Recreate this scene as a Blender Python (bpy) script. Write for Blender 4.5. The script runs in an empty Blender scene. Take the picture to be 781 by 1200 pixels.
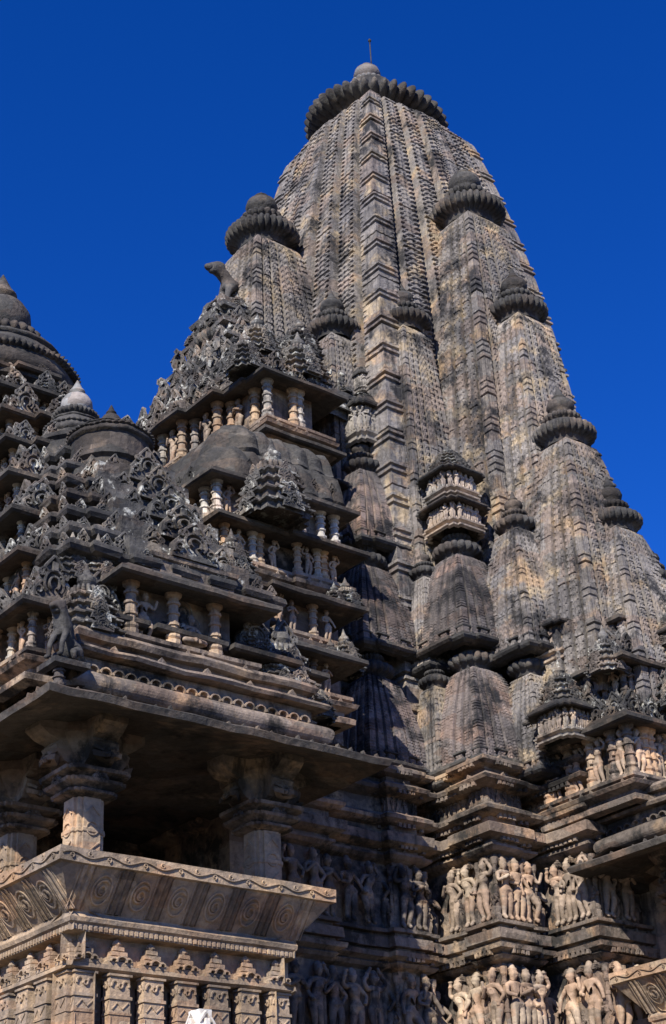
import bpy, math, random
import numpy as np
from mathutils import Matrix, Vector
random.seed(7)
R = math.radians
PI = math.pi
sc = bpy.context.scene
COL = sc.collection

# ------------------------------------------------------------------ materials
def stone(name, c1, c2, c3, lichen=.5, lichen_col=(.022, .022, .022), pale=.0, bump=.5, scale=1.0, pits=.5, seams=False):
    m = bpy.data.materials.new(name); m.use_nodes = True
    nt = m.node_tree; N = nt.nodes; L = nt.links
    b = N['Principled BSDF']; b.inputs['Roughness'].default_value = .88
    b.inputs['Specular IOR Level'].default_value = .25
    geo = N.new('ShaderNodeNewGeometry')
    def noise(s, d=6, r=.6, off=0):
        n = N.new('ShaderNodeTexNoise'); n.inputs['Scale'].default_value = s * scale
        n.inputs['Detail'].default_value = d; n.inputs['Roughness'].default_value = r
        mp = N.new('ShaderNodeVectorMath'); mp.operation = 'ADD'; mp.inputs[1].default_value = (off, off * 1.7, -off)
        L.new(geo.outputs['Position'], mp.inputs[0]); L.new(mp.outputs[0], n.inputs['Vector'])
        return n.outputs['Fac']
    def ramp(fac, a, c):
        r = N.new('ShaderNodeMapRange'); r.inputs['From Min'].default_value = a; r.inputs['From Max'].default_value = c
        r.interpolation_type = 'SMOOTHSTEP'
        L.new(fac, r.inputs['Value']); return r.outputs['Result']
    def mix(fac, a, c):
        x = N.new('ShaderNodeMix'); x.data_type = 'RGBA'
        if hasattr(fac, 'node'): L.new(fac, x.inputs[0])
        else: x.inputs[0].default_value = fac
        for i, v in ((6, a), (7, c)):
            if hasattr(v, 'node'): L.new(v, x.inputs[i])
            else: x.inputs[i].default_value = (*v, 1)
        return x.outputs[2]
    col = mix(ramp(noise(.9, 5), .38, .62), c1, c2)
    col = mix(ramp(noise(2.3, 6, .65, 11), .5, .66), col, c3)
    # mottled value variation
    v = N.new('ShaderNodeMix'); v.data_type = 'RGBA'; v.blend_type = 'MULTIPLY'; v.inputs[0].default_value = .8
    L.new(col, v.inputs[6])
    g = N.new('ShaderNodeMapRange'); g.inputs['From Min'].default_value = .25; g.inputs['From Max'].default_value = .75
    g.inputs['To Min'].default_value = .45; g.inputs['To Max'].default_value = 1.35
    L.new(noise(13, 8, .7, 3), g.inputs['Value']); L.new(g.outputs[0], v.inputs[7]); col = v.outputs[2]
    vc = N.new('ShaderNodeTexVoronoi'); vc.distance = 'CHEBYCHEV'; vc.inputs['Scale'].default_value = 2.6 * scale
    vm = N.new('ShaderNodeVectorMath'); vm.operation = 'MULTIPLY'; vm.inputs[1].default_value = (1, 1, 1.7); L.new(geo.outputs['Position'], vm.inputs[0]); L.new(vm.outputs[0], vc.inputs['Vector'])
    sx = N.new('ShaderNodeSeparateColor'); L.new(vc.outputs['Color'], sx.inputs[0])
    oi = N.new('ShaderNodeObjectInfo')
    ad = N.new('ShaderNodeMath'); ad.operation = 'MULTIPLY_ADD'; ad.inputs[1].default_value = .5; L.new(sx.outputs[0], ad.inputs[0])
    ob = N.new('ShaderNodeMath'); ob.operation = 'MULTIPLY_ADD'; ob.inputs[1].default_value = .4; ob.inputs[2].default_value = .64; L.new(oi.outputs['Random'], ob.inputs[0]); L.new(ob.outputs[0], ad.inputs[2])
    v2 = N.new('ShaderNodeMix'); v2.data_type = 'RGBA'; v2.blend_type = 'MULTIPLY'; v2.inputs[0].default_value = 1.; L.new(col, v2.inputs[6]); L.new(ad.outputs[0], v2.inputs[7]); col = v2.outputs[2]
    # rusty and pinkish blocks
    pk = N.new('ShaderNodeMix'); pk.data_type = 'RGBA'; pk.blend_type = 'MULTIPLY'; L.new(ramp(sx.outputs[1], .62, .7), pk.inputs[0]); L.new(col, pk.inputs[6]); pk.inputs[7].default_value = (1.04, .93, .87, 1); col = pk.outputs[2]
    # streaks left by rain
    sm = N.new('ShaderNodeVectorMath'); sm.operation = 'MULTIPLY'; sm.inputs[1].default_value = (5.5, 5.5, .55); L.new(geo.outputs['Position'], sm.inputs[0])
    sn = N.new('ShaderNodeTexNoise'); sn.inputs['Scale'].default_value = scale; sn.inputs['Detail'].default_value = 6; sn.inputs['Roughness'].default_value = .65; L.new(sm.outputs[0], sn.inputs['Vector'])
    sr = N.new('ShaderNodeMath'); sr.operation = 'MULTIPLY'; sr.inputs[1].default_value = min(.9, lichen * 1.5); L.new(ramp(sn.outputs['Fac'], .53, .70), sr.inputs[0])
    col = mix(sr.outputs[0], col, lichen_col)
    th = .78 - .42 * lichen
    col = mix(ramp(noise(1.7, 9, .72, 23), th - .06, th + .07), col, lichen_col)
    if pale > 0:
        t2 = .80 - .3 * pale
        col = mix(ramp(noise(5.5, 8, .7, 41), t2, t2 + .1), col, (.46, .46, .42))
    L.new(col, b.inputs['Base Color'])
    bp = N.new('ShaderNodeBump'); bp.inputs['Strength'].default_value = bump; bp.inputs['Distance'].default_value = .03
    a = N.new('ShaderNodeMath'); a.operation = 'MULTIPLY_ADD'; a.inputs[1].default_value = pits
    vor = N.new('ShaderNodeTexVoronoi'); vor.inputs['Scale'].default_value = 16 * scale
    L.new(geo.outputs['Position'], vor.inputs['Vector'])
    L.new(vor.outputs['Distance'], a.inputs[0]); L.new(noise(28, 8, .7, 5), a.inputs[2])
    L.new(a.outputs[0], bp.inputs['Height']); L.new(bp.outputs[0], b.inputs['Normal'])
    return m

MT = {
 'spire': stone('weathered_spire_stone', (.215, .195, .178), (.14, .132, .132), (.32, .255, .175), .52, (.028, .028, .031), .45, .6),
 'spire_small': stone('dark_spire_stone', (.15, .128, .122), (.095, .086, .085), (.24, .18, .15), .6, (.022, .022, .025), .35, .6),
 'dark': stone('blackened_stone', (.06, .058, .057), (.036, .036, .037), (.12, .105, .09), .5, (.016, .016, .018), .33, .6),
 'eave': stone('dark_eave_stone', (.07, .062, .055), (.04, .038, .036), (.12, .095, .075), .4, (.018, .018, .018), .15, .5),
 'roof': stone('roof_stone', (.12, .115, .11), (.06, .06, .06), (.24, .205, .165), .5, (.016, .016, .018), .85, .6),
 'tan': stone('tan_sandstone', (.36, .265, .18), (.23, .185, .145), (.45, .32, .20), .26, (.06, .052, .046), .28, .5),
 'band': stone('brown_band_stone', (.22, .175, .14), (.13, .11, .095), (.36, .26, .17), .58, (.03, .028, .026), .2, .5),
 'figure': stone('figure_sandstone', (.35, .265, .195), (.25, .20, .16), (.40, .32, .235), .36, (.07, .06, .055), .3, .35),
 'wall': stone('wall_sandstone', (.24, .19, .15), (.15, .125, .108), (.34, .25, .17), .52, (.035, .03, .028), .2, .5),
 'pale': stone('pale_stone', (.50, .47, .43), (.40, .38, .35), (.55, .52, .47), .1, (.15, .14, .13), .3, .3),
 'pot': stone('grey_pot_stone', (.19, .19, .19), (.14, .14, .145), (.23, .225, .22), .2, (.05, .05, .05), .2, .3),
 'shrine': stone('shrine_stone', (.36, .33, .29), (.22, .205, .19), (.42, .36, .28), .48, (.035, .035, .036), .45, .4),
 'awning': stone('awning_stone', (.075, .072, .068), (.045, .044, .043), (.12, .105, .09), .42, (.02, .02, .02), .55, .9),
 'ground': stone('dry_ground', (.12, .095, .065), (.09, .08, .05), (.06, .075, .03), .1, (.05, .05, .03), .0, .4, .5),
 'metal': stone('rod_metal', (.05, .05, .05), (.04, .04, .04), (.06, .05, .05), .1, (.03, .03, .03), 0, .1),
}

# ------------------------------------------------------------------ mesh building
class MB:
    def __init__(s): s.v = []; s.q = []; s.t = []; s.n = 0; s.poly = []
    def addv(s, a):
        a = np.asarray(a, float).reshape(-1, 3); b = s.n; s.v.append(a); s.n += len(a); return b
    def grid(s, P, closed=False, flip=False):
        r, c, _ = P.shape; b = s.addv(P.reshape(-1, 3))
        idx = np.arange(r * c).reshape(r, c) + b
        if closed: idx = np.concatenate([idx, idx[:, :1]], 1)
        q = np.stack([idx[:-1, :-1], idx[:-1, 1:], idx[1:, 1:], idx[1:, :-1]], -1).reshape(-1, 4)
        s.q.append(q[:, ::-1] if flip else q)
    def ngon(s, pts):
        b = s.addv(pts); s.poly.append(list(range(b, b + len(pts))))
    def box(s, x0, x1, y0, y1, z0, z1):
        b = s.addv([(x0, y0, z0), (x1, y0, z0), (x1, y1, z0), (x0, y1, z0), (x0, y0, z1), (x1, y0, z1), (x1, y1, z1), (x0, y1, z1)])
        s.q.append(np.array([(0, 3, 2, 1), (4, 5, 6, 7), (0, 1, 5, 4), (1, 2, 6, 5), (2, 3, 7, 6), (3, 0, 4, 7)]) + b)
    def add(s, o, loc=(0, 0, 0), rz=0, sx=1, sy=None, sz=None):
        sy = sx if sy is None else sy; sz = sx if sz is None else sz
        c, n = math.cos(rz), math.sin(rz); b = s.n
        for a in o.v:
            x, y, z = a[:, 0] * sx, a[:, 1] * sy, a[:, 2] * sz
            s.v.append(np.stack([c * x - n * y + loc[0], n * x + c * y + loc[1], z + loc[2]], -1))
        s.n += o.n
        for q in o.q: s.q.append(q + b)
        for t in o.t: s.t.append(t + b)
        for p in o.poly: s.poly.append([i + b for i in p])
    def lathe(s, cx, cy, prof, n=24, lobes=0, depth=0., ph=0.):
        per = max(n, lobes * 6) if lobes else n
        a = np.arange(per) * 2 * PI / per + ph
        rows = []
        for it in prof:
            r, z = it[0], it[1]; d = it[2] if len(it) > 2 else 0
            rr = r * (1 - d * depth * (1 - np.abs(np.cos(a * lobes / 2)) ** .7)) if lobes else np.full(per, r)
            rows.append(np.stack([cx + rr * np.cos(a), cy + rr * np.sin(a), np.full(per, z)], -1))
        s.grid(np.array(rows), True)
    def course(s, poly, prof, cap_top=True, cap_bot=False, seg=.3):
        P = np.array(poly, float); n = len(P)
        pts = []; nrm = []
        d = np.roll(P, -1, 0) - P; ln = np.linalg.norm(d, axis=1); d = d / ln[:, None]
        nn = np.stack([d[:, 1], -d[:, 0]], -1)
        for i in range(n):
            n0, n1 = nn[i - 1], nn[i]
            mt = (n0 + n1) / (1 + n0 @ n1)
            pts.append(P[i]); nrm.append(mt)
            k = int(ln[i] / seg) if seg else 0
            for j in range(1, k):
                pts.append(P[i] + d[i] * ln[i] * j / k); nrm.append(n1)
        pts = np.array(pts); nrm = np.array(nrm)
        rows = []
        for o, z in prof:
            q = pts + nrm * o
            rows.append(np.concatenate([q, np.full((len(q), 1), z)], 1))
        s.grid(np.array(rows), True)
        if cap_top: s.ngon(rows[-1])
        if cap_bot: s.ngon(rows[0][::-1])
    def sweep(s, path, w, d, closed=False, y=0.):
        """relief bar: path of (x,z) in the plane y, bar width w, thickness d towards -Y"""
        p = np.array(path, float); t = np.gradient(p, axis=0); t /= np.linalg.norm(t, axis=1)[:, None] + 1e-9
        nr = np.stack([-t[:, 1], t[:, 0]], -1) * w / 2
        A = p - nr; B = p + nr
        f = lambda q, yy: np.stack([q[:, 0], np.full(len(q), yy), q[:, 1]], -1)
        s.grid(np.array([f(A, y), f(A * .8 + B * .2, y - d), f(A * .2 + B * .8, y - d), f(B, y)]), False)
    def tube(s, path, rad, n=8):
        p = np.array(path, float); t = np.gradient(p, axis=0); t /= np.linalg.norm(t, axis=1)[:, None] + 1e-9
        up = np.array([0, 0, 1.]); rows = []
        for i in range(len(p)):
            a = np.cross(t[i], up)
            if np.linalg.norm(a) < .1: a = np.cross(t[i], [0, 1., 0])
            a /= np.linalg.norm(a); b = np.cross(a, t[i]); r = rad[i] if hasattr(rad, '__len__') else rad
            th = np.arange(n) * 2 * PI / n
            rows.append(p[i] + r * (np.cos(th)[:, None] * a + np.sin(th)[:, None] * b))
        s.grid(np.array(rows), True); s.ngon(rows[0][::-1]); s.ngon(rows[-1])

WL = {}          # world location of every object built here (no rotation on parents)
def wob(V, a):
    x, y, z = V[:, 0], V[:, 1], V[:, 2]
    d = np.stack([np.sin(9.1 * y + 7.3 * z + 1.3) + np.sin(23.7 * z - 17.1 * x), np.sin(8.3 * x - 6.9 * z + 4.1) + np.sin(21.3 * z + 19.7 * y),
                  np.sin(7.7 * x + 5.9 * y) + np.sin(18.9 * x - 22.1 * y + 2.)], -1)
    return V + d * a * .5
def mesh_of(name, mb, mat, smooth=False, origin=(0, 0, 0), jit=0.):
    V = np.concatenate(mb.v) if mb.v else np.zeros((0, 3))
    if jit: V = wob(V, jit)
    V = V - np.array(origin)
    me = bpy.data.meshes.new(name)
    Q = np.concatenate(mb.q).astype(np.int32) if mb.q else np.zeros((0, 4), np.int32)
    T = np.concatenate(mb.t).astype(np.int32) if mb.t else np.zeros((0, 3), np.int32)
    lt = [Q.reshape(-1), T.reshape(-1)] + [np.array(p, np.int32) for p in mb.poly]
    tot = np.concatenate([np.full(len(Q), 4), np.full(len(T), 3), np.array([len(p) for p in mb.poly], int)]).astype(np.int32)
    loops = np.concatenate(lt).astype(np.int32)
    me.vertices.add(len(V)); me.vertices.foreach_set('co', V.astype(np.float32).reshape(-1))
    me.loops.add(len(loops)); me.loops.foreach_set('vertex_index', loops)
    me.polygons.add(len(tot)); me.polygons.foreach_set('loop_start', np.concatenate([[0], np.cumsum(tot)[:-1]]).astype(np.int32))
    me.polygons.foreach_set('use_smooth', np.full(len(tot), bool(smooth)))
    me.update(calc_edges=True); me.validate()
    me.materials.append(MT[mat] if isinstance(mat, str) else mat)
    return me
def link(name, me, parent=None, loc=(0, 0, 0)):
    o = bpy.data.objects.new(name, me); COL.objects.link(o); loc = np.array(loc, float)
    if parent is not None:
        o.parent = parent; o.location = loc - WL[parent.name]
    else: o.location = loc
    WL[o.name] = loc
    return o
def part(name, mb, mat, parent, smooth=False, jit=.004):
    V = np.concatenate(mb.v); org = np.array([(V[:, 0].min() + V[:, 0].max()) / 2, (V[:, 1].min() + V[:, 1].max()) / 2, V[:, 2].min()])
    return link(name, mesh_of(name, mb, mat, smooth, org, jit), parent, org)
def tag(o, label=None, cat=None, group=None, kind=None):
    if label: o['label'] = label
    if cat: o['category'] = cat
    if group: o['group'] = group
    if kind: o['kind'] = kind
    return o
def thing(name, label, cat, loc, group=None):
    return tag(link(name, None, None, loc), label, cat, group)
def rect(x0, x1, y0, y1): return [(x0, y0), (x1, y0), (x1, y1), (x0, y1)]
def stepped(cx, cy, pairs, g=0., n=0., cb=0., cw=.36):
    q = []
    for i, (a, b) in enumerate(pairs):
        if i and g: q += [(a + g, pairs[i - 1][1]), (a + g, pairs[i - 1][1] - n), (a, pairs[i - 1][1] - n)]
        elif i: q.append((a, pairs[i - 1][1]))
        if cb and 0 < i < len(pairs) - 1: q += [(a, b - cw), (a + cb, b - cw), (a + cb, b + cb), (a - cw, b + cb), (a - cw, b)]
        else: q.append((a, b))
    p = q + [(-x, y) for x, y in q[::-1]] + [(-x, -y) for x, y in q] + [(x, -y) for x, y in q[::-1]]
    return [(cx + x, cy + y) for x, y in p]
def edges(poly, off, spacing, margin=.05, visible=True, minlen=.08):
    """points spaced along the outline edges that face -X or -Y: (x, y, rz) with local -Y turned outward"""
    n = len(poly)
    for i in range(n):
        a = np.array(poly[i], float); b = np.array(poly[(i + 1) % n], float); d = b - a; l = np.linalg.norm(d)
        if l < minlen: continue
        d /= l; nn = np.array([d[1], -d[0]])
        if visible and nn[0] > .5 or visible and nn[1] > .5: continue
        k = max(1, int(round((l - 2 * margin) / spacing)))
        for j in range(k):
            p = a + d * (margin + (l - 2 * margin) * (j + .5) / k) + nn * off
            yield p[0], p[1], math.atan2(nn[0], -nn[1]), (l - 2 * margin) / k

# ------------------------------------------------------------------ ornaments (local: face -Y, base at z=0)
def arc(cx, cz, r, a0, a1, n=10, rx=1.):
    t = np.linspace(R(a0), R(a1), n); return np.stack([cx + rx * r * np.cos(t), cz + r * np.sin(t)], -1)
def spiral(cx, cz, r0, r1, a0, a1, n=14):
    t = np.linspace(R(a0), R(a1), n); r = np.linspace(r0, r1, n); return np.stack([cx + r * np.cos(t), cz + r * np.sin(t)], -1)
def gavaksha():
    """horseshoe arch with side scrolls, about 1 wide and 1 high"""
    m = MB(); w = .07
    m.box(-.5, .5, -.03, .12, 0, .12)
    m.sweep(arc(0, .45, .24, -50, 230, 18), w, .12)
    m.sweep(arc(0, .43, .13, -60, 240, 12), w * .8, .16)
    for s in (-1, 1):
        p = spiral(.34, .26, .13, .03, -90, 330); p[:, 0] *= s; m.sweep(p, w * .8, .1)
        p = spiral(.27, .62, .12, .03, 200, -200); p[:, 0] *= s; m.sweep(p, w * .8, .1)
        m.sweep([(s * .47, .1), (s * .44, .3), (s * .3, .45)], w, .09)
        m.sweep([(s * .33, .55), (s * .2, .78), (0, 1.0)], w, .1)
    m.box(-.06, .06, -.14, 0, .68, .86)
    b = m.addv([(-.5, 0, 0), (.5, 0, 0), (.46, 0, .4), (0, .03, 1.02), (-.46, 0, .4), (-.5, .3, 0), (.5, .3, 0), (.46, .28, .4), (0, .16, 1.02), (-.46, .28, .4)])
    m.poly += [[b, b + 1, b + 2, b + 3, b + 4], [b + 1, b + 6, b + 7, b + 2], [b + 2, b + 7, b + 8, b + 3], [b + 3, b + 8, b + 9, b + 4], [b + 4, b + 9, b + 5, b]]
    return m
GAV = gavaksha()
def kuta(tiers=5, w=.5, h=1.2):
    """small stepped turret roof, half width w, pot on top"""
    m = MB(); z = 0
    for k in range(tiers):
        a = w * (1 - .5 * (k / tiers) ** 1.3); dz = h * .66 / tiers
        pl = stepped(0, 0, [(a, a * .55), (a * .86, a * .86), (a * .55, a)])
        m.course(pl, [(-.1 * w, z), (-.1 * w, z + dz * .45), (.02 * w, z + dz * .55), (.03 * w, z + dz * .68), (-.08 * w, z + dz * .86), (-.12 * w, z + dz)], seg=0)
        for s in range(4):
            m.add(GAV, (math.sin(s * PI / 2) * a * 1.04, -math.cos(s * PI / 2) * a * 1.04, z + dz * .1), s * PI / 2, a * .75, .25 * a, dz * 1.25)
        z += dz
    r = w * .5
    m.lathe(0, 0, [(r * .7, z), (r, z + r * .1, 1), (r * 1.06, z + r * .3, 1), (r, z + r * .5, 1), (r * .6, z + r * .62), (r * .45, z + r * .7), (r * .62, z + r * .95), (r * .6, z + r * 1.25), (r * .3, z + r * 1.5), (r * .22, z + r * 1.7), (.01, z + r * 2.3)], 18, 18, .2)
    return m
KUTA = kuta(4, .5, 1.15)
KUTA_S = kuta(3, .5, .9)
def colonnette():
    """turned post, height 1, radius about .1"""
    m = MB(); r = .105
    pr = [(r * 1.3, 0), (r * 1.35, .1), (r * .95, .12), (r * 1.25, .16), (r * 1.25, .2), (r * .85, .22), (r * .82, .36), (r * 1.1, .37), (r * 1.1, .41), (r * .82, .42),
          (r * .8, .56), (r * 1.08, .57), (r * 1.08, .61), (r * .8, .62), (r * .8, .74), (r * 1.1, .75), (r * 1.15, .79), (r * .85, .81), (r * .85, .86), (r * 1.3, .9), (r * 1.4, .95), (r * 1.4, 1.0)]
    m.lathe(0, 0, pr, 10); return m
COLN = colonnette()
COLN_ME = {}
def put_colonnette(parent, x, y, z, h, mat, fat=1.):
    if mat not in COLN_ME: COLN_ME[mat] = mesh_of('colonnette', COLN, mat, False)
    o = link('colonnette', COLN_ME[mat], parent, (x, y, z)); o.scale = (h * fat, h * fat, h); o.rotation_euler.z = random.random() * 2
    return o

# ------------------------------------------------------------------ stone figures (skin modifier, baked once per pose)
def skin_mesh(name, verts, edg, mat, root=0, sub=1, rings=None):
    me = bpy.data.meshes.new(name); me.from_pydata([v[:3] for v in verts], edg, [])
    o = bpy.data.objects.new(name, me); COL.objects.link(o)
    md = o.modifiers.new('s', 'SKIN'); md.use_smooth_shade = True
    for i, v in enumerate(verts):
        sv = me.skin_vertices[0].data[i]; r = v[3]
        sv.radius = (r, r) if not hasattr(r, '__len__') else r; sv.use_root = i == root
    if sub: o.modifiers.new('u', 'SUBSURF').levels = sub
    dg = bpy.context.evaluated_depsgraph_get(); e = o.evaluated_get(dg)
    m2 = bpy.data.meshes.new_from_object(e); m2.name = name
    bpy.data.objects.remove(o); bpy.data.meshes.remove(me)
    if rings:
        n_ = len(m2.vertices); c_ = np.zeros(n_ * 3, np.float32); m2.vertices.foreach_get('co', c_); c_ = c_.reshape(-1, 3); q_ = np.zeros(n_ * 3, np.float32); m2.vertices.foreach_get('normal', q_); q_ = q_.reshape(-1, 3)
        amp = np.zeros(n_)
        for z_, hw_, a_, xm_ in rings: amp += a_ * np.exp(-((c_[:, 2] - z_) / hw_) ** 2) * (np.abs(c_[:, 0]) < xm_)
        c_ = c_ + q_ * amp[:, None]; m2.vertices.foreach_set('co', c_.reshape(-1))
    m2.materials.clear(); m2.materials.append(MT[mat])
    for p in m2.polygons: p.use_smooth = True
    return m2
RINGS = [(.475, .014, .02, .16), (.52, .008, .012, .14), (.765, .012, .012, .1), (.885, .012, .012, .3), (.95, .01, .014, .3), (.09, .012, .012, .3), (.40, .01, .01, .13), (.33, .008, .008, .13), (.64, .008, .01, .09)]
def figure_mesh(pose, mat='figure', female=True, sub=2):
    P = dict(sway=.03, la=(.2, -.02, .62), lh=(.16, -.09, .52), ra=(-.2, -.02, .62), rh=(-.13, -.1, .55), lk=(.06, -.03, .27), rk=(-.06, -.03, .27), lf=(.06, 0, .03), rf=(-.06, 0, .03), head=0., crown=1.0)
    P.update(pose); s = P['sway']
    v = [(s, 0, .50, (.105, .075)), (s * .5, .0, .585, (.058, .05)), (-s * .4, 0, .68, (.09, .062)), (-s * .5, 0, .75, (.078, .05)),
         (-s * .5 + P['head'] * .3, -.01, .80, .036), (-s * .5 + P['head'], -.03, .845, (.058, .06)), (-s * .5 + P['head'], -.025, .90, .064), (-s * .5 + P['head'] * 1.3, .01, .915 + .045 * P['crown'], .056), (-s * .5 + P['head'] * 1.6, .02, .92 + .085 * P['crown'], .04)]
    e = [(0, 1), (1, 2), (2, 3), (3, 4), (4, 5), (5, 6), (6, 7), (7, 8)]
    def add(par, *pts):
        for p in pts:
            v.append(p); e.append((par, len(v) - 1)); par = len(v) - 1
        return par
    for sg, k, h, f in ((1, 'la', 'lh', 'l'), (-1, 'ra', 'rh', 'r')):
        x = -s * .5
        hd = P[h]; el = P[k]
        add(3, (x + sg * .12, 0, .735, .042), (*el, .033), (hd[0], hd[1], hd[2], .026), (hd[0] + (hd[0] - el[0]) * .2, hd[1] - .01, hd[2] + (hd[2] - el[2]) * .22, .028))
        kn = P[f + 'k']; ft = P[f + 'f']
        add(0, (s + sg * .056, 0, .455, .072), (kn[0], kn[1], kn[2], .052), (ft[0], ft[1], ft[2] + .05, .034), (ft[0], ft[1] - .075, ft[2], .028))
    add(5, (v[5][0], -.085, .85, .014))
    if female:
        for sg in (1, -1): add(2, (v[2][0] + sg * .048, -.082, .69, .04))
    else: add(1, (v[1][0], -.06, .6, .04))
    return skin_mesh('statue', v, e, mat, 0, sub, RINGS)
POSES = [
 dict(sway=.045, la=(.2, -.03, .62), lh=(.14, -.08, .52), ra=(-.2, -.02, .78), rh=(-.15, -.04, .93), lk=(.08, -.05, .27), rk=(-.03, -.01, .27)),
 dict(sway=-.045, la=(.2, -.02, .8), lh=(.1, -.03, .95), ra=(-.19, -.02, .6), rh=(-.14, -.09, .48), lk=(.02, -.02, .27), rk=(-.09, -.05, .28)),
 dict(sway=.02, la=(.17, -.06, .6), lh=(.03, -.13, .67), ra=(-.17, -.06, .6), rh=(-.03, -.13, .68), head=.0),
 dict(sway=.05, la=(.22, -.02, .6), lh=(.12, -.05, .5), ra=(-.17, -.06, .6), rh=(-.06, -.12, .72), lk=(.1, -.06, .28), rk=(-.02, 0, .27), head=.03),
 dict(sway=-.03, la=(.2, -.05, .66), lh=(.22, -.1, .8), ra=(-.2, -.03, .62), rh=(-.2, -.08, .45), lk=(.12, -.09, .3), rk=(-.05, 0, .26), lf=(.1, 0, .05), rf=(-.07, .0, .03)),
 dict(sway=.0, la=(.2, -.03, .82), lh=(.08, -.02, 1.0), ra=(-.2, -.03, .82), rh=(-.08, -.02, 1.0), lk=(.05, -.03, .27), rk=(-.05, -.03, .27)),
 dict(sway=.03, la=(.19, -.03, .62), lh=(.24, -.06, .5), ra=(-.18, -.05, .61), rh=(-.08, -.11, .58), lk=(.07, -.04, .27), rk=(-.05, -.02, .27), crown=1.4),
 dict(sway=0, la=(.2, -.05, .62), lh=(.1, -.16, .56), ra=(-.2, -.05, .62), rh=(-.1, -.16, .56), lk=(.24, -.14, .47), rk=(-.24, -.14, .47), lf=(-.04, -.2, .42), rf=(.04, -.2, .40)),
]
POSE_TXT = ['right arm raised', 'left arm raised', 'hands joined at chest', 'one hand at the hip', 'striding with lifted knee', 'both arms raised overhead', 'hand at belly', 'seated cross legged']
FIG = {}
def fig(k, mat):
    if (k, mat) not in FIG: FIG[(k, mat)] = figure_mesh(POSES[k], mat, k not in (4, 6))
    return FIG[(k, mat)]
def mb_from_mesh(me):
    m = MB(); co = np.zeros(len(me.vertices) * 3, np.float32); me.vertices.foreach_get('co', co); m.addv(co.reshape(-1, 3))
    m.poly = [list(p.vertices) for p in me.polygons]; return m
FMB = {}
def fig_mb(k):
    if k not in FMB: FMB[k] = mb_from_mesh(figure_mesh(POSES[k], 'figure', k not in (4, 6), 0))
    return FMB[k]

# ------------------------------------------------------------------ curved spire
def smooth(x, a, b): t = np.clip((x - a) / (b - a), 0, 1); return t * t * (3 - 2 * t)
def spire_mb(w0, wt, h, p, nbar, bars_per_band, lod=1., dsc=.018, seed=1):
    rng = np.random.default_rng(seed)
    pat = np.array([0, .14, .3, .5, .64, .82]) if lod > .6 else np.array([0, .25, .5, .75])
    z = np.unique(np.concatenate([(k + pat) / nbar for k in range(nbar)] + [[1.]]))
    nrow = len(z)
    w = wt + (w0 - wt) * (1 - z ** p)
    cap = np.sqrt(np.clip(1 - .45 * (np.clip((z - .965) / .035, 0, 1)) ** 2, 0, 1)); w = w * cap
    ph = (z * nbar) % 1.0 + 1e-6
    bar = np.where(ph % 1 < .5, 1., 0.) if lod <= .6 else np.where((ph > .1) & (ph < .6), 1., 0.)
    bq = (z * nbar / bars_per_band) % 1.0; bi = np.floor(z * nbar / bars_per_band)
    D = dsc * w0
    kw = 6 if lod > .6 else 4
    segs = [(0, .20, 'k', .0), (.20, .27, 'g', -.17), (.27, .47, 'r', .03), (.47, .545, 'g', -.14), (.545, .75, 'r', .075), (.75, .82, 'g', -.10), (.82, 1., 'b', .12)]
    cols = []
    for si, (a, b, ty, pr) in enumerate(segs):
        if ty == 'g': ts = [.0, 1.]
        elif ty == 'k': ts = list(np.linspace(0, 1, kw + 3))
        elif ty == 'b': ts = list(np.linspace(0, 1, kw * 2 + 3))
        else: ts = list(np.linspace(0, 1, kw + 3))
        for t in ts: cols.append((a + (b - a) * t, ty, pr, t, si))
    fade = 1 - smooth(z, .955, 1.)
    rowhash = lambda i, s: (np.sin((np.floor(i) + s * 13.7) * 127.1) * 43758.5) % 1.0
    def disp(ty, t, si, side):
        if ty == 'g': return np.zeros(nrow)
        if ty == 'k':
            ridge = (bq > .52) & (ph > .1) & (ph < .6)
            d = np.where(ridge, 1.25, 0.) + np.where((bq < .5) & (np.cos(2 * PI * t * 3) > .2), .3, 0.)
            if t > .78: d = .6 * bar
            return d * D
        # ribs: toothed edges, shallow chevron courses between them
        if ty == 'r' and (t < .17 or t > .83): return (bar * 1.1 - .35) * D
        chev = ((ph + 1.1 * abs(t - .5)) % 1.0) < .5
        amp = .35 + .45 * (rowhash(z * nbar / 7.0, si * 3 + side) > .4)
        return (np.where(chev, amp, 0.) + (.35 if .4 < t < .6 else 0)) * D
    m = MB(); faces = []
    for f in range(4):
        cs, sn = math.cos(f * PI / 2), math.sin(f * PI / 2)
        arr = []
        for side in (-1, 1):
            seq = cols if side < 0 else cols[::-1][1:]
            for (u, ty, pr, t, si) in seq:
                d = disp(ty, t, si, side) * fade
                d = np.where((np.floor(z * nbar + .01) % 9 == (si * 4) % 9) & (ph < .12), d - 1.1 * D, d) if ty != 'g' else d
                # broken, weathered edges
                d = d * (1 - .4 * (rowhash(z * nbar / 1.0, si + u * 7 + f * 3 + side) > .94))
                if ty == 'k':
                    x = side * (w + d * (1 - t)) * (1 - u); y = -(w + d)
                else:
                    x = side * w * (1 - u); y = -(w + pr * w * fade + d)
                X = cs * x - sn * y; Y = sn * x + cs * y
                arr.append(np.stack([X, Y, z * h], -1))
        arr = arr[:-1]           # the last column is the next face's first
        faces.append(np.array(arr))
    P = np.concatenate(faces, 0).transpose(1, 0, 2)
    m.grid(P, True); m.ngon(P[-1])
    return m
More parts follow.
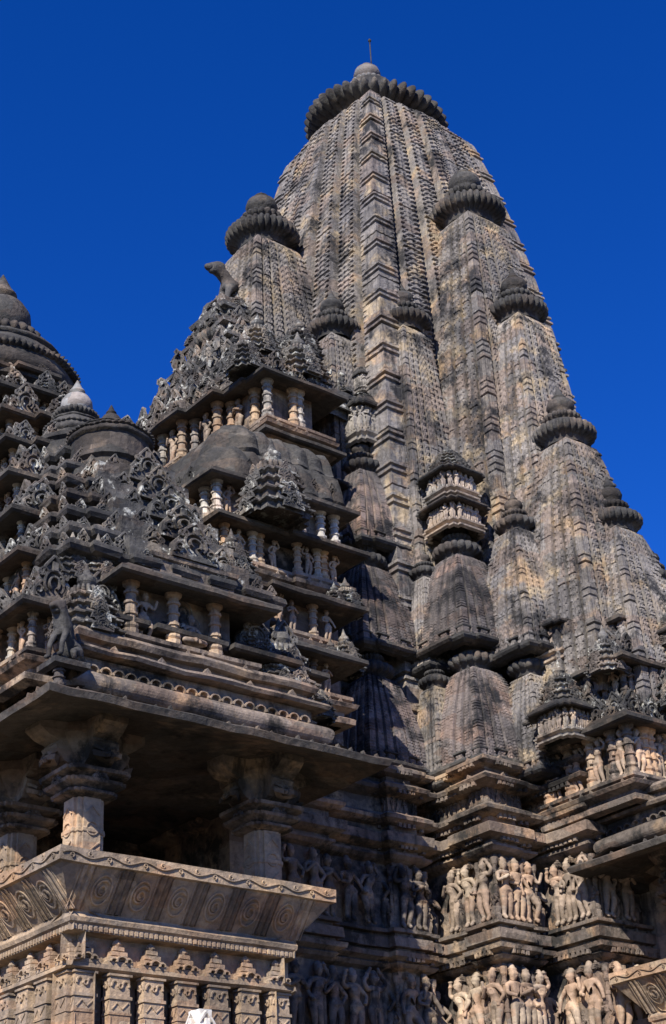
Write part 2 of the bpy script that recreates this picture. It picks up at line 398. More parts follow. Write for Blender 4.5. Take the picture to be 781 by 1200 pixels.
def amalaka_mb(r, lobes=28, t=.42):
    m = MB(); h = r * t
    pr = [(r * .62, -h * .55), (r * .66, -h * .12)]
    for a in np.linspace(-75, 75, 9): pr.append((r * (.78 + .22 * math.cos(R(a))), h * (.5 + .5 * math.sin(R(a))), 1))
    pr += [(r * .66, h * 1.03), (r * .6, h * 1.1), (r * .64, h * 1.22), (r * .58, h * 1.38), (r * .34, h * 1.45), (.01, h * 1.45)]
    m.lathe(0, 0, pr, 60, lobes, .17); return m
def finial_mb(r, z0, slim=1.):
    """ribbed small disc, pot and bud"""
    m = MB(); s = slim
    m.lathe(0, 0, [(r * .75, z0), (r * .8, z0 + .1 * r), (r * .62, z0 + .18 * r), (r * .9, z0 + .26 * r, 1), (r, z0 + .4 * r, 1), (r * .9, z0 + .54 * r, 1), (r * .5, z0 + .62 * r)], 24, 20, .15)
    m.lathe(0, 0, [(r * .42, z0 + .6 * r), (r * .5, z0 + .68 * r), (r * .4, z0 + .74 * r), (r * .62, z0 + .9 * r), (r * .70, z0 + 1.15 * r), (r * .62, z0 + 1.42 * r), (r * .36, z0 + 1.58 * r),
                   (r * .26, z0 + 1.64 * r), (r * .36, z0 + 1.7 * r), (r * .3, z0 + 1.78 * r), (r * .2, z0 + 1.95 * r * s), (.01, z0 + 2.4 * r * s)], 20)
    return m

# ================================================================== TOWER
AX, AY = 14.45, 16.25
tower = thing('temple_tower', 'tall curved stone temple tower with ribbed disc on top and clustered smaller spires', 'tower', (AX, AY, 0))
PAIRS = [(4.15, 1.0), (3.5, 1.9), (2.7, 2.65), (1.9, 3.5), (1.0, 4.15)]
PLAN = stepped(AX, AY, PAIRS, .3, .42, .055, .32)
# --- wall below the spires
wl = MB()
prof = [(.45, 0), (.45, 1.6), (.5, 1.7), (.5, 2.0), (.3, 2.1), (.3, 2.5), (.36, 2.6), (.22, 2.8), (.22, 3.2), (.28, 3.3), (.12, 3.45), (.12, 3.8), (.2, 3.9), (.2, 4.02), (.06, 4.1), (.06, 4.3),
        (.1, 4.36), (.16, 4.42), (.16, 4.5), (.06, 4.56), (.05, 4.62), (.12, 4.65), (.12, 4.7), (-.06, 4.72), (-.06, 5.55), (.02, 5.58), (.06, 5.62), (.03, 5.64), (.12, 5.68), (.13, 5.73), (.03, 5.75), (.03, 5.78),
        (.10, 5.79), (.10, 5.9), (.02, 5.92), (.02, 5.95), (.09, 5.96), (.09, 6.0), (-.06, 6.01), (-.06, 6.78), (.02, 6.81), (.07, 6.85), (.07, 6.88), (.02, 6.89), (.02, 6.92), (.12, 6.95), (.17, 6.97), (.17, 7.08), (.13, 7.1), (.02, 7.12),
        (.02, 7.2), (.10, 7.22), (.16, 7.25), (.17, 7.29), (.05, 7.36), (-.03, 7.38), (-.03, 7.56), (.04, 7.58), (.15, 7.62), (.17, 7.66), (.05, 7.73), (0, 7.75), (0, 7.8), (.1, 7.82), (.14, 7.85), (.14, 7.89), (.02, 7.95), (-.05, 7.97)]
wl.course(PLAN, prof, seg=.22)
# carved details along the visible faces
tri = MB(); b = tri.addv([(-.5, 0, 0), (.5, 0, 0), (.25, -.1, .5), (-.25, -.1, .5), (0, -.1, 1), (-.5, .4, 0), (.5, .4, 0), (0, .4, 1)])
tri.poly += [[b, b + 1, b + 2, b + 4, b + 3], [b + 1, b + 6, b + 7, b + 4, b + 2], [b + 5, b, b + 3, b + 4, b + 7]]
for x, y, a, s in edges(PLAN, .13, .13): wl.box(x - .03, x + .03, y - .03, y + .03, 6.985, 7.065)
for z_, sp, hh, of in ((7.29, .28, .08, .1), (7.66, .26, .09, .1), (6.88, .24, .07, .03), (5.92, .22, .05, .05), (7.89, .3, .08, .08)):
    for x, y, a, s in edges(PLAN, of, sp): wl.add(tri, (x, y, z_ - .02), a, s * .42, .12, hh)
for x, y, a, s in edges(PLAN, -.02, .085): wl.add(fig_mb(random.choice([0, 1, 2, 3, 4])), (x, y, 7.375), a, .16, .16, .19)
for z_, of in ((7.2, .09), (7.6, .12), (5.66, .1), (7.84, .11), (6.94, .1)):
    for x, y, a, s in edges(PLAN, of, .075): wl.box(x - .022, x + .022, y - .022, y + .022, z_ - .03, z_ + .02)
for x, y, a, s in edges(PLAN, -.02, .3): wl.add(tri, (x, y, 7.37), a, .11, .14, .2)
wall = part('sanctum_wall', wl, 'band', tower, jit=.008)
# upper drum of the wall that carries the spires
up = MB()
for k, (z0, z1, sh) in enumerate(((7.96, 8.6, .5), (8.6, 9.7, 1.0), (9.7, 10.8, 1.5))):
    pl = stepped(AX, AY, [(a - sh * .62, max(b - sh * .62, .5)) for a, b in PAIRS])
    up.course(pl, [(0, z0 - .1), (0, z1 - .3), (.06, z1 - .26), (.1, z1 - .2), (.1, z1 - .14), (0, z1 - .1), (.05, z1 - .05), (-.05, z1)], seg=.25)
part('upper_wall', up, 'spire_small', tower, jit=.01)

# --- main spire
zb, zt = 8.5, 20.95
sp = link('main_spire', mesh_of('main_spire', spire_mb(2.15, 1.10, zt - zb, 2.9, 120, 5, 1., .0125, 1), 'spire', False, (0, 0, 0), .002), tower, (AX + .18, AY - .15, zb))
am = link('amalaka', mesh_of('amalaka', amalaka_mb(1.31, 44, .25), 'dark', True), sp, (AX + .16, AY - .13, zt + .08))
am.rotation_euler = (R(4.2), R(5.2), 0)
fn = link('finial', mesh_of('finial', finial_mb(.36, 0.0, .8), 'pot', True), sp, (AX + .1, AY - .08, zt + 1.15))
cap = MB(); cap.lathe(AX + .13, AY - .1, [(.75, zt + .4), (.7, zt + .62), (.5, zt + .72), (.46, zt + .95), (.42, zt + 1.2), (.2, zt + 1.3)], 28); part('crown_neck', cap, 'dark', sp, True, 0)
rod = MB(); rod.tube([(AX + .28, AY - .02, zt + .9), (AX + .28, AY - .02, zt + 2.6)], .012, 6); rod.lathe(AX + .28, AY - .02, [(.005, zt + 2.55), (.03, zt + 2.58), (.03, zt + 2.61), (.005, zt + 2.65)], 8)
part('lightning_rod', rod, 'metal', tower, jit=0)

# --- clustered spires: (name of kind) -> meshes
KIND = {}
def spire_kind(key, w0, wt, h, p, nbar, bpb, lod, dsc, ar, lobes, mat, slim=1.):
    KIND[key] = (mesh_of('subsidiary_spire', spire_mb(w0, wt, h, p, nbar, bpb, lod, dsc, len(key)), mat, False, (0, 0, 0), .002),
                 mesh_of('amalaka', amalaka_mb(ar, lobes, .42), 'dark', True), mesh_of('finial', finial_mb(ar * .62, 0, slim), 'dark', True), h, ar)
spire_kind('a', .84, .41, 6.7, 2.1, 62, 6, 1., .018, .61, 34, 'spire', .85)
spire_kind('b', .62, .31, 5.6, 2.1, 54, 6, 1., .02, .47, 28, 'spire')
spire_kind('c', .68, .28, 3.9, 2.1, 40, 5, 1., .021, .45, 28, 'spire')
spire_kind('d', .60, .23, 2.7, 2.0, 34, 5, 1., .023, .39, 26, 'spire')
spire_kind('s', .44, .25, 4.6, 1.9, 46, 5, 1., .026, .43, 26, 'spire')
spire_kind('m', .40, .19, 1.75, 2.0, 24, 5, 1., .026, .29, 18, 'spire')
spire_kind('k', .47, .22, 1.22, 1.6, 30, 6, 1., .014, .31, 18, 'spire_small')
spire_kind('r', .51, .23, 1.30, 1.6, 32, 6, 1., .014, .34, 18, 'spire_small')
spire_kind('e', .23, .13, 1.3, 2.0, 18, 4, 1., .035, .22, 16, 'spire')
spire_kind('f', .33, .16, 1.3, 2.0, 20, 4, 1., .032, .29, 16, 'spire')
BL = {}; KINDW = dict(k=.47, r=.51, e=.23, f=.33, m=.40)
def lb_poly(w): return stepped(0, 0, [(w, w * .5), (w * .9, w * .9), (w * .5, w)])
def put_spire(key, dx, dy, za):
    """za: height of the ribbed disc's underside"""
    me, a, f, h, ar = KIND[key]
    o = link('subsidiary_spire', me, tower, (AX + dx, AY + dy, za - h))
    if key in 'krefm':
        if key not in BL:
            w_ = KINDW[key] * 1.05; lb = MB(); lb.course(stepped(0, 0, [(w_, w_ * .5), (w_ * .9, w_ * .9), (w_ * .5, w_)]), [(-.1, -.12), (-.02, -.115), (-.02, -.11), (.05, -.09), (.075, -.06), (.075, -.03), (.02, .01), (-.03, .03), (-.03, .06), (.03, .08), (.03, .1), (-.06, .12)], seg=.12)
            for x, y, an, q in edges(lb_poly(w_), .05, .13): lb.add(tri, (x, y, -.03), an, .05, .04, .05)
            BL[key] = mesh_of('base_ledge', lb, 'dark', False, (0, 0, 0), .006)
        link('base_ledge', BL[key], o, (AX + dx, AY + dy, za - h))
    link('amalaka', a, o, (AX + dx, AY + dy, za + ar * .16)); link('finial', f, o, (AX + dx, AY + dy, za + ar * .70))
    return o
SP = [('a', 0, -2.34, 17.46), ('b', -.02, -3.15, 15.12), ('c', -.22, -3.92, 12.55), ('d', -.06, -4.42, 11.05),
      ('s', -1.25, -2.0, 15.12), ('m', -.90, -3.48, 11.22),
      ('r', -1.42, -2.97, 9.30), ('r', -1.33, -2.78, 10.98), ('e', -1.75, -2.6, 9.15), ('e', -1.6, -2.4, 10.8), ('f', -.98, -3.52, 9.15)]
SELF = [('k', -2.42, -2.14, 9.27), ('k', -2.26, -1.95, 10.93), ('k', -2.02, -1.74, 12.55)]
for key, dx, dy, za in SP:
    put_spire(key, dx, dy, za)
    if key not in 'cdm': put_spire(key, dy, dx, za)                     # the mirrored side towards the hall
for key, dx, dy, za in SELF: put_spire(key, dx, dy, za)
for dx, dy in ((2.34, 0), (0, 2.34)): put_spire('a', dx, dy, 17.46)
for dx, dy in ((3.15, 0), (0, 3.15)): put_spire('b', dx, dy, 15.45)
for dx, dy in ((3.65, 0), (0, 3.65)): put_spire('c', dx, dy, 12.85)
for sx, sy in ((1, -1), (-1, 1), (1, 1)):
    put_spire('s', 1.25 * sx, 2.0 * sy, 15.25); put_spire('s', 2.0 * sx, 1.25 * sy, 15.25)
for dx, dy in ((1.42, -2.97), (2.26, -2.21)): put_spire('r', dx, dy, 9.3)

# --- niche shrines with eaves
def niche_shrine(parent, cx, cy, z0, hw, h, mat='pale', roof=True, tiers=1, rh=1.0):
    bd = MB()
    for t in range(tiers):
        z = z0 + t * h * 1.0; a = hw * (1 - .08 * t)
        pl = stepped(cx, cy, [(a, a * .6), (a * .86, a * .86), (a * .6, a)])
        bd.course(pl, [(-.02, z), (.08 * hw, z + .03 * h), (.1 * hw, z + .07 * h), (-.06 * hw, z + .1 * h), (-.04 * hw, z + .14 * h), (.12 * hw, z + .18 * h), (.14 * hw, z + .22 * h), (0, z + .25 * h), (-.2 * hw, z + .26 * h), (-.2 * hw, z + .8 * h)], seg=0)
        for x, y, an, s in edges(pl, -.1 * hw, .26 * hw, .0, minlen=.02):
            bd.add(fig_mb(random.choice([0, 1, 2, 3, 5])), (x, y, z + .26 * h), an, .46 * h, .4 * h, .5 * h)
        for x, y, an, s in edges(pl, .1 * hw, .22 * hw, .0, minlen=.02): bd.add(tri, (x, y, z + .2 * h), an, .1 * hw, .1 * hw, .1 * h)
    o = part('niche_shrine', bd, mat, parent, jit=.003)
    for t in range(tiers):
        z = z0 + t * h; a = hw * (1 - .08 * t)
        pl = stepped(cx, cy, [(a, a * .6), (a * .86, a * .86), (a * .6, a)])
        ev = MB(); ev.course(pl, [(-.2 * hw, z + .78 * h), (.26 * hw, z + .74 * h), (.3 * hw, z + .77 * h), (.28 * hw, z + .82 * h), (.05 * hw, z + .9 * h), (-.1 * hw, z + 1.0 * h)], seg=0)
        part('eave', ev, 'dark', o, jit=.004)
    if roof:
        rf = MB(); rf.add(KUTA, (cx, cy, z0 + tiers * h * 1.0 - .06 * h), 0, hw * 1.7, None, rh * hw * 1.4); part('roof', rf, 'roof', o, jit=.003)
    return o
niche_shrine(tower, AX - 1.92, AY - 1.70, 13.02, .27, .78, 'shrine', True, 1, .55)
niche_shrine(tower, AX - 1.36, AY - 2.80, 11.32, .31, .5, 'shrine', True, 2, .8)
niche_shrine(tower, AX - 2.80, AY - 1.36, 11.32, .46, .52, 'shrine', True, 2, .8)
niche_shrine(tower, AX - .62, AY - 3.75, 9.22, .36, .62, 'figure', True, 1, .9)
niche_shrine(tower, AX - .9, AY - 3.92, 7.97, .33, .60, 'band', True, 1, 1.1)
niche_shrine(tower, AX - 1.84, AY - 1.66, 14.0, .12, .4, 'shrine', True, 1, .7)

# ================================================================== storeys with posts, niches and eaves
EAVE = lambda z, o=.0, s=1.: [(-.22, z + .0), (.16 * s + o, z - .05), (.19 * s + o, z - .03), (.19 * s + o, z + .015), (.08 * s + o, z + .07), (.0 + o, z + .14), (-.1, z + .17)]
NICHE_FIGS = []      # (x, y, z, rz, height, material, where)
def storey(parent, poly, z0, h, spacing=.36, body='wall', post='tan', top='eave', name='gallery_storey', fig=0., where='', base=True, posts=True, fat=1., eo=0., kut=0., recess=.17, gav=.26, figmat='figure'):
    bd = MB()
    pr = [(-.05, z0 - .34), (.05, z0 - .32), (.06, z0 - .26), (-.03, z0 - .22), (-.03, z0 - .18), (.07, z0 - .14), (.09, z0 - .1), (.02, z0 - .06), (.05, z0 - .04), (.05, z0)] if base else [(0, z0 - .02), (.02, z0)]
    bd.course(poly, pr + [(-recess, z0 + .005), (-recess, z0 + h), (-recess - .05, z0 + h + .1)], seg=.3)
    for x, y, a, s in edges(poly, .05, .16):
        if random.random() < .6: bd.add(tri, (x, y, z0 - .1), a, .07, .06, .07)
    o = part(name, bd, body, parent, jit=.008)
    if posts:
        for x, y, a, s in edges(poly, -.055, spacing, .0):
            for sd in (-1, 1):
                if sd == 1 and random.random() < .6: continue
                px, py = x + sd * math.cos(a) * (s / 2 - .05), y + sd * math.sin(a) * (s / 2 - .05)
                put_colonnette(o, px, py, z0, h, random.choice([post, post, 'tan', 'shrine', 'band']) if post != 'dark' else 'roof', fat)
            if random.random() < fig: NICHE_FIGS.append((x, y, z0 + .005, a, h * .9, figmat, where))
    ev = MB(); ev.course(poly, EAVE(z0 + h, eo), seg=.25, cap_bot=True)
    for x, y, a, s in edges(poly, .13 + eo, .22):
        if random.random() < .75: ev.add(tri, (x, y, z0 + h - .01), a, .06, .05, .07)
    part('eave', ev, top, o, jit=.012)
    if gav:
        gm = MB(); gm.course(poly, [(-.25 + eo, z0 + h + .1), (-.02 + eo, z0 + h + .1), (-.04 + eo, z0 + h + .16), (-.25 + eo, z0 + h + .24)], seg=0)
        for x, y, a, s in edges(poly, -.02 + eo, gav, .02):
            k = random.uniform(.85, 1.15); gm.add(GAV, (x, y, z0 + h + .08), a + random.uniform(-.05, .05), s * 1.05, s * .7, s * 1.15 * k)
        for x, y, a, s in edges(poly, -.17 + eo, gav * .9, .06):
            k = random.uniform(.8, 1.2); gm.add(GAV, (x, y, z0 + h + .2), a, s * .85, s * .7, s * .9 * k)
        if gm.n: part('gable_ornament', gm, 'roof', o, jit=.006)
    if kut:
        for x, y, a, s in edges(poly, -.2 + eo, kut, .02):
            turret(parent, x, y, z0 + h + .08, .30, random.choice([KUTA, KUTA_S]))
    return o
TUR = {}
def turret(parent, x, y, z, s, which=None, mat='roof'):
    which = which or KUTA; key = (id(which), mat)
    if key not in TUR: TUR[key] = mesh_of('roof_turret', which, mat, False, (0, 0, 0), .01)
    o = link('roof_turret', TUR[key], parent, (x, y, z)); o.scale = (s, s, s * random.uniform(.9, 1.1)); o.rotation_euler.z = random.choice([0, 1, 2, 3]) * PI / 2
    return o
def gable_stack(parent, cx, y0, z0, w, n, dy, dz, shrink=.07, face=0):
    """cascade of horseshoe gables climbing a roof; face 0: towards -Y, 1: towards -X"""
    m = MB()
    for j in range(n):
        ww = w * (1 - shrink * j); hh = dz * 1.25
        for u, sw in ((0, .46), (-.36, .3), (.36, .3), (-.6, .24), (.6, .24)):
            q = y0 + j * dy + (abs(u) * .35)
            p = (cx + u * ww, q) if face == 0 else (q, cx - u * ww)
            m.add(GAV, (p[0], p[1], z0 + j * dz - abs(u) * .12), 0 if face == 0 else -PI / 2, sw * ww, .28 * ww, hh * (1 - .5 * abs(u)))
        bx = (cx - ww * .62, cx + ww * .62, y0 + j * dy + .06, y0 + j * dy + .5, z0 + j * dz - .1, z0 + j * dz + .12)
        if face == 0: m.box(*bx)
        else: m.box(bx[2], bx[3], bx[0], bx[1], bx[4], bx[5])
    return part('gable_stack', m, 'roof', parent, jit=.01)

# ================================================================== balcony porches
def shear(m, k, x=None):
    o = MB(); o.q = m.q; o.t = m.t; o.poly = m.poly; o.n = m.n; o.v = [np.stack([a[:, 0], a[:, 1] - k * a[:, 2], a[:, 2]], -1) for a in m.v]; return o
def roundel(h, w):
    m = MB(); r = min(w * .44, h * .4)
    m.sweep(arc(0, h / 2, r, 0, 360, 22, .85), .018, .016); m.sweep(spiral(0, h / 2, r * .72, .01, 40, 640, 26), .02, .018)
    m.sweep(arc(0, h / 2, r * .3, 0, 300, 10), .014, .022)
    for s in (-1, 1): m.sweep([(s * w * .5, .005), (s * w * .5, h - .005)], .016, .012)
    return m
def bars(h):
    m = MB()
    for s in (-.032, .032): m.tube([(s, 0, 0), (s, 0, h)], .022, 8)
    m.sweep([(-.07, 0), (-.07, h)], .012, .012); m.sweep([(.07, 0), (.07, h)], .012, .012)
    return m
def wave(l, h):
    m = MB(); n = max(2, int(l / .16)); t = np.linspace(0, 1, n * 10)
    m.sweep(np.stack([(t - .5) * l, h / 2 + h * .17 * np.sin(t * n * PI)], -1), .016, .014)
    for k in range(n):
        c = (-.5 + (k + .5) / n) * l; sg = -1 if k % 2 == 0 else 1
        m.sweep(spiral(c, h / 2 + sg * h * .08, .024, .006, 90 * sg, 90 * sg + 400, 12), .011, .012)
    return m
def post_mb(h, w, d):
    """carved square pier of the parapet base, facing -Y and -X"""
    m = MB(); z = 0
    for z0, z1, o in ((0, .03, .01), (.03, h * .52, 0), (h * .52, h * .55, .008), (h * .55, h * .70, 0), (h * .70, h * .74, .012), (h * .74, h * .97, -.004), (h * .97, h, .012)):
        m.box(-w / 2 - o, w / 2 + o, -d - o, .02, z0 + .001, z1 - .001)
    f = MB()
    f.sweep(arc(0, h * .3, w * .33, 0, 360, 20, .85), .013, .012); f.sweep(spiral(0, h * .3, w * .22, .01, 0, 560, 20), .013, .014)
    f.sweep([(-w * .4, h * .58), (-w * .15, h * .66), (w * .1, h * .59), (w * .4, h * .67)], .014, .01)
    for s in (-1, 1): f.sweep(arc(s * w * .26, h * .86, w * .2, 90 - s * 100, 90 + s * 100, 10, .8), .02, .012)
    f.sweep(arc(0, h * .86, w * .1, 0, 360, 10), .012, .014)
    for s in (-1, 1): f.sweep([(s * w * .46, .05), (s * w * .46, h * .5)], .01, .008)
    m.add(f, (0, -d, 0)); m.add(f, (-w / 2, -d / 2, 0), -PI / 2, d / w, 1, 1); return m
def pediment_mb(w):
    m = MB()
    for k in range(4): a = w * .5 * (1 - .2 * k); m.box(-a, a, -.09 + .008 * k, .05, .045 * k, .045 * k + .034)
    m.sweep(arc(0, .03, w * .2, 0, 180, 8), .02, .12); m.sweep(arc(-w * .3, .03, w * .12, 0, 180, 6), .016, .115); m.sweep(arc(w * .3, .03, w * .12, 0, 180, 6), .016, .115)
    m.lathe(0, -.03, [(.03, .17), (.045, .19), (.03, .215), (.01, .235)], 8); return m
def pillar(parent, x, y, z0, zc, ztop):
    s = MB(); a = .155
    pl = stepped(x, y, [(a, a * .55), (a * .82, a * .82), (a * .55, a)])
    s.course(pl, [(.04, z0), (.04, z0 + .12), (0, z0 + .15), (0, z0 + .5), (.012, z0 + .51), (.012, z0 + .55), (0, z0 + .56), (0, zc - .32), (.01, zc - .31), (.01, zc - .28), (0, zc - .27), (0, zc)], seg=0)
    for an in (0, -PI / 2):
        f = MB(); f.sweep([(-.07, .02), (.05, .12), (-.05, .2), (.07, .3)], .016, .012); f.sweep(arc(0, .42, .06, 0, 360, 14), .014, .012); f.sweep([(-.07, .55), (0, .62), (.07, .55)], .016, .012)
        s.add(f, (x + math.sin(an) * a, y - math.cos(an) * a, zc - .7), an)
    o = part('pillar', s, 'tan', parent, jit=.003)
    c = MB(); p2 = stepped(x, y, [(.19, .11), (.16, .16), (.11, .19)])
    c.course(p2, [(-.06, zc - .002), (.05, zc + .03), (.06, zc + .05), (.02, zc + .07), (.1, zc + .11), (.115, zc + .135), (.03, zc + .15), (.03, zc + .17), (.13, zc + .2), (.14, zc + .23), (.0, zc + .25)], seg=0)
    for q in (0, 1, 2, 3): c.add(GAV, (x + math.sin(q * PI / 2) * .29, y - math.cos(q * PI / 2) * .29, zc + .12), q * PI / 2, .16, .1, .11)
    part('capital', c, 'band', o, jit=.004)
    b = MB(); zt = ztop
    b.lathe(x, y, [(.17, zc + .25), (.24, zc + .34), (.30, zc + .46), (.33, zt - .12), (.30, zt)], 16)
    for q in range(4):
        dx, dy = math.sin(q * PI / 2), -math.cos(q * PI / 2)
        b.add(BRK, (x + dx * .12, y + dy * .12, zc + .26), q * PI / 2, 1, 1, (zt - zc - .26) / .5)
        b.add(fig_mb(7), (x + dx * .33, y + dy * .33, zc + .1), q * PI / 2, .5, .45, .48)
    part('bracket', b, 'band', o, jit=.012)
    return o
BRK = MB()
BRK.grid(np.array([[(-.13, -o, z), (.13, -o, z), (.15, .1, z), (-.15, .1, z)] for o, z in ((.05, 0), (.16, .05), (.24, .15), (.26, .22), (.22, .27), (.34, .32), (.42, .4), (.42, .5))]), True)
def porch(parent, x0, x1, y0, y1, zr, ex0, ex1, ey0, ze, pil, ext=.8):
    PL = rect(x0, x1, y0, y1); L = x1 - x0
    st = MB()
    st.course(PL, [(-.52, 0), (-.52, zr - .93), (-.34, zr - .92), (-.30, zr - .9), (-.31, zr - .86), (-.42, zr - .845), (-.42, zr - .62), (-.30, zr - .61), (-.30, zr - .55), (-.275, zr - .535), (-.265, zr - .5), (-.29, zr - .46),
                   (-.29, zr - .45), (-.035, zr - .135), (-.0, zr - .125), (.0, zr - .005), (-.03, zr), (-.14, zr), (-.16, zr - .1), (-.45, zr - .45), (-.6, zr - .5)], seg=.25)
    o = part('slanted_seat_back', st, 'tan', parent, jit=.004)
    orn = MB(); hh = .31; k = .255 / .315
    for x, y, a, s in edges(PL, 0., .36, .3):
        nx, ny = math.sin(a), -math.cos(a)
        orn.add(shear(roundel(hh, s * .62), k), (x - nx * .288, y - ny * .288, zr - .448), a)
        for sd in (-.5, .5): orn.add(shear(bars(hh), k), (x - nx * .288 + math.cos(a) * s * sd, y - ny * .288 + math.sin(a) * s * sd, zr - .448), a)
    for x, y, a, s in edges(PL, .001, 1.4, .02): orn.add(wave(s, .12), (x, y, zr - .125), a)
    for x, y, a, s in edges(PL, -.298, .05, .3): orn.box(x - .014, x + .014, y - .014, y + .014, zr - .6, zr - .56)
    part('carved_relief', orn, 'tan', o, jit=0)
    ph = .70; pm = mesh_of('post', post_mb(ph, .2, .1), 'tan'); dm = mesh_of('pediment', pediment_mb(.25), 'tan', False, (0, 0, 0), .006); lo = {}
    for x, y, a, s in edges(rect(x0 + .40, x1 - .40, y0 + .40, y1), 0, .32, -.12):
        p = link('post', pm, o, (x, y, zr - .93 - ph)); p.rotation_euler.z = a
        q = link('pediment', dm, o, (x, y, zr - .86)); q.rotation_euler.z = a
    ledge = MB(); ledge.course(rect(x0 + .3, x1 - .3, y0 + .3, y1), [(-.1, zr - 1.78), (.02, zr - 1.75), (.04, zr - 1.7), (0, zr - 1.66), (-.02, zr - 1.64), (-.2, zr - 1.635)], seg=.3)
    ledge.course(rect(x0 + .2, x1 - .2, y0 + .2, y1), [(.5, 0), (.5, 1.2), (.3, 1.5), (.3, 2.2), (.2, 2.3), (.1, 2.8), (.1, zr - 2.1), (.06, zr - 2.0), (-.02, zr - 1.79)], seg=.4)
    pan = MB()
    for x, y, a, s in edges(rect(x0 + .515, x1 - .515, y0 + .515, y1), 0., .32, -.06):
        for sd in (-.5, .5): pan.add(roundel(.6, .11), (x + math.cos(a) * s * sd, y + math.sin(a) * s * sd, zr - 1.58), a)
    part('recessed_panel', pan, 'wall', o, jit=0)
    part('plinth', ledge, 'wall', parent, jit=.01)
    fl = MB(); fl.box(x0 + .45, x1 - .45, y0 + .45, y1 + 1., zr - .62, zr - .45); part('floor', fl, 'wall', parent)
    for px, py in pil: pillar(parent, px, py, zr - .45, zr + .62, ze + .13)
    ev = MB(); ev.course(rect(ex0, ex1, ey0, y1 + ext), [(-1.15, ze + .14), (-.5, ze + .11), (-.03, ze + .0), (0, ze - .01), (.02, ze + .05), (-.02, ze + .075), (-.12, ze + .10), (-.38, ze + .19), (-.46, ze + .2)], seg=.2, cap_bot=True)
    for x, y, a, s in edges(rect(ex0, ex1, ey0, y1 + ext), -.04, .16):
        if random.random() < .8: ev.add(tri, (x, y, ze + .06), a, .06, .09, random.uniform(.03, .07))
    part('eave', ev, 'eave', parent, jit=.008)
    rb = MB(); rx0, rx1, ry = ex0 + .45, ex1 - .5, ey0 + .38
    rb.course(rect(rx0, rx1, ry, y1), [(-.1, ze + .2)] + [(-.02 + .1 * math.cos(R(t)), ze + .33 + .1 * math.sin(R(t))) for t in range(-90, 91, 15)] + [(-.08, ze + .44), (-.08, ze + .6), (-.3, ze + .62)], seg=.3)
    part('roll_moulding', rb, 'band', parent, jit=.008)
    fp = rect(rx0 + .08, rx1 - .08, ry + .08, y1)
    for face in (0, 1):
        fr = MB()
        for x, y, a, s in edges(fp, .0, .13):
            if (abs(a) < .1) == (face == 0): fr.add(ARCH, (x, y, ze + .45), a, s * 1.02, .5, .14)
        if fr.n: part('scallop_frieze', fr, 'band', parent, jit=0)
    ld = MB(); ld.course(fp, [(-.1, ze + .6), (.12, ze + .6), (.14, ze + .63), (.12, ze + .66), (-.02, ze + .7), (-.02, ze + .76), (.05, ze + .77), (.07, ze + .82), (.04, ze + .86), (-.2, ze + .87)], seg=.25)
    for x, y, a, s in edges(fp, .1, .5): ld.add(tri, (x, y, ze + .65), a, .12, .1, .07)
    part('ledge', ld, 'wall', parent, jit=.012)
ARCH = MB(); ARCH.sweep(arc(0, 0, .42, 0, 180, 8), .16, .12); ARCH.box(-.5, .5, -.02, .1, .0, 1.)

hall = thing('assembly_hall', 'stone temple hall with stepped roof, pot finials and a pillared balcony at left', 'hall', (7.7, 15., 0))
porch(hall, 6.24, 9.14, 11.40, 14.6, 5.61, 5.875, 9.58, 11.03, 6.78, [(6.80, 12.02), (8.76, 12.02), (6.80, 13.25)])
iw = MB(); iw.box(6.9, 9.4, 14.75, 14.9, 4.5, 7.4); iw.box(9.2, 9.4, 13.2, 14.74, 4.5, 7.4); iw.box(6.7, 6.88, 13.6, 19, 4.5, 7.4); part('inner_wall', iw, 'wall', hall)
# statues of the hall's roof rows are placed after the roofs are known
# --- transept roof, front storey
HX = 7.7
def bays(x0, x1, y0, y1, step, d):
    p = []; n = max(1, int(round((x1 - x0) / step / 2))); L = (x1 - x0) / (2 * n + 1)
    for i in range(2 * n + 1):
        yy = y0 - (d if i % 2 else 0); p += [(x0 + i * L, yy), (x0 + (i + 1) * L, yy)]
    p += [(x1, y1), (x0, y1)]
    n = max(1, int(round((y1 - y0) / step / 2))); L = (y1 - y0) / (2 * n + 1)
    for i in range(2 * n, 0, -1):
        xx = x0 - (d if i % 2 else 0)
        if i % 2: p += [(xx, y0 + (i + 1) * L), (xx, y0 + i * L)]
        elif i < 2 * n: p += [(xx, y0 + (i + 1) * L), (xx, y0 + i * L)]
        else: p += [(xx, y0 + i * L)]
    p += [(x0, y0 + L)]
    return p
storey(hall, [(6.98, 11.62), (8.42, 11.62), (8.42, 14.2), (6.98, 14.2)], 7.78, .58, .48, 'wall', 'tan', fig=0, gav=0, eo=.02)
NICHE_FIGS += [(7.22, 11.74, 7.79, 0, .5, 'figure', 'f0'), (7.74, 11.72, 7.79, 0, .5, 'figure', 'f0s')]
pn = MB(); pn.course(rect(7.33, 8.3, 11.78, 13), [(0, 8.40), (0, 8.74), (.03, 8.75), (.04, 8.79), (-.02, 8.8)], seg=.3)
pn.box(7.42, 7.66, 11.765, 11.79, 8.45, 8.7); pn.sweep(arc(8.05, 8.44, .12, 0, 180, 10), .04, .03, y=11.78); part('plain_panel', pn, 'band', hall, jit=.004)
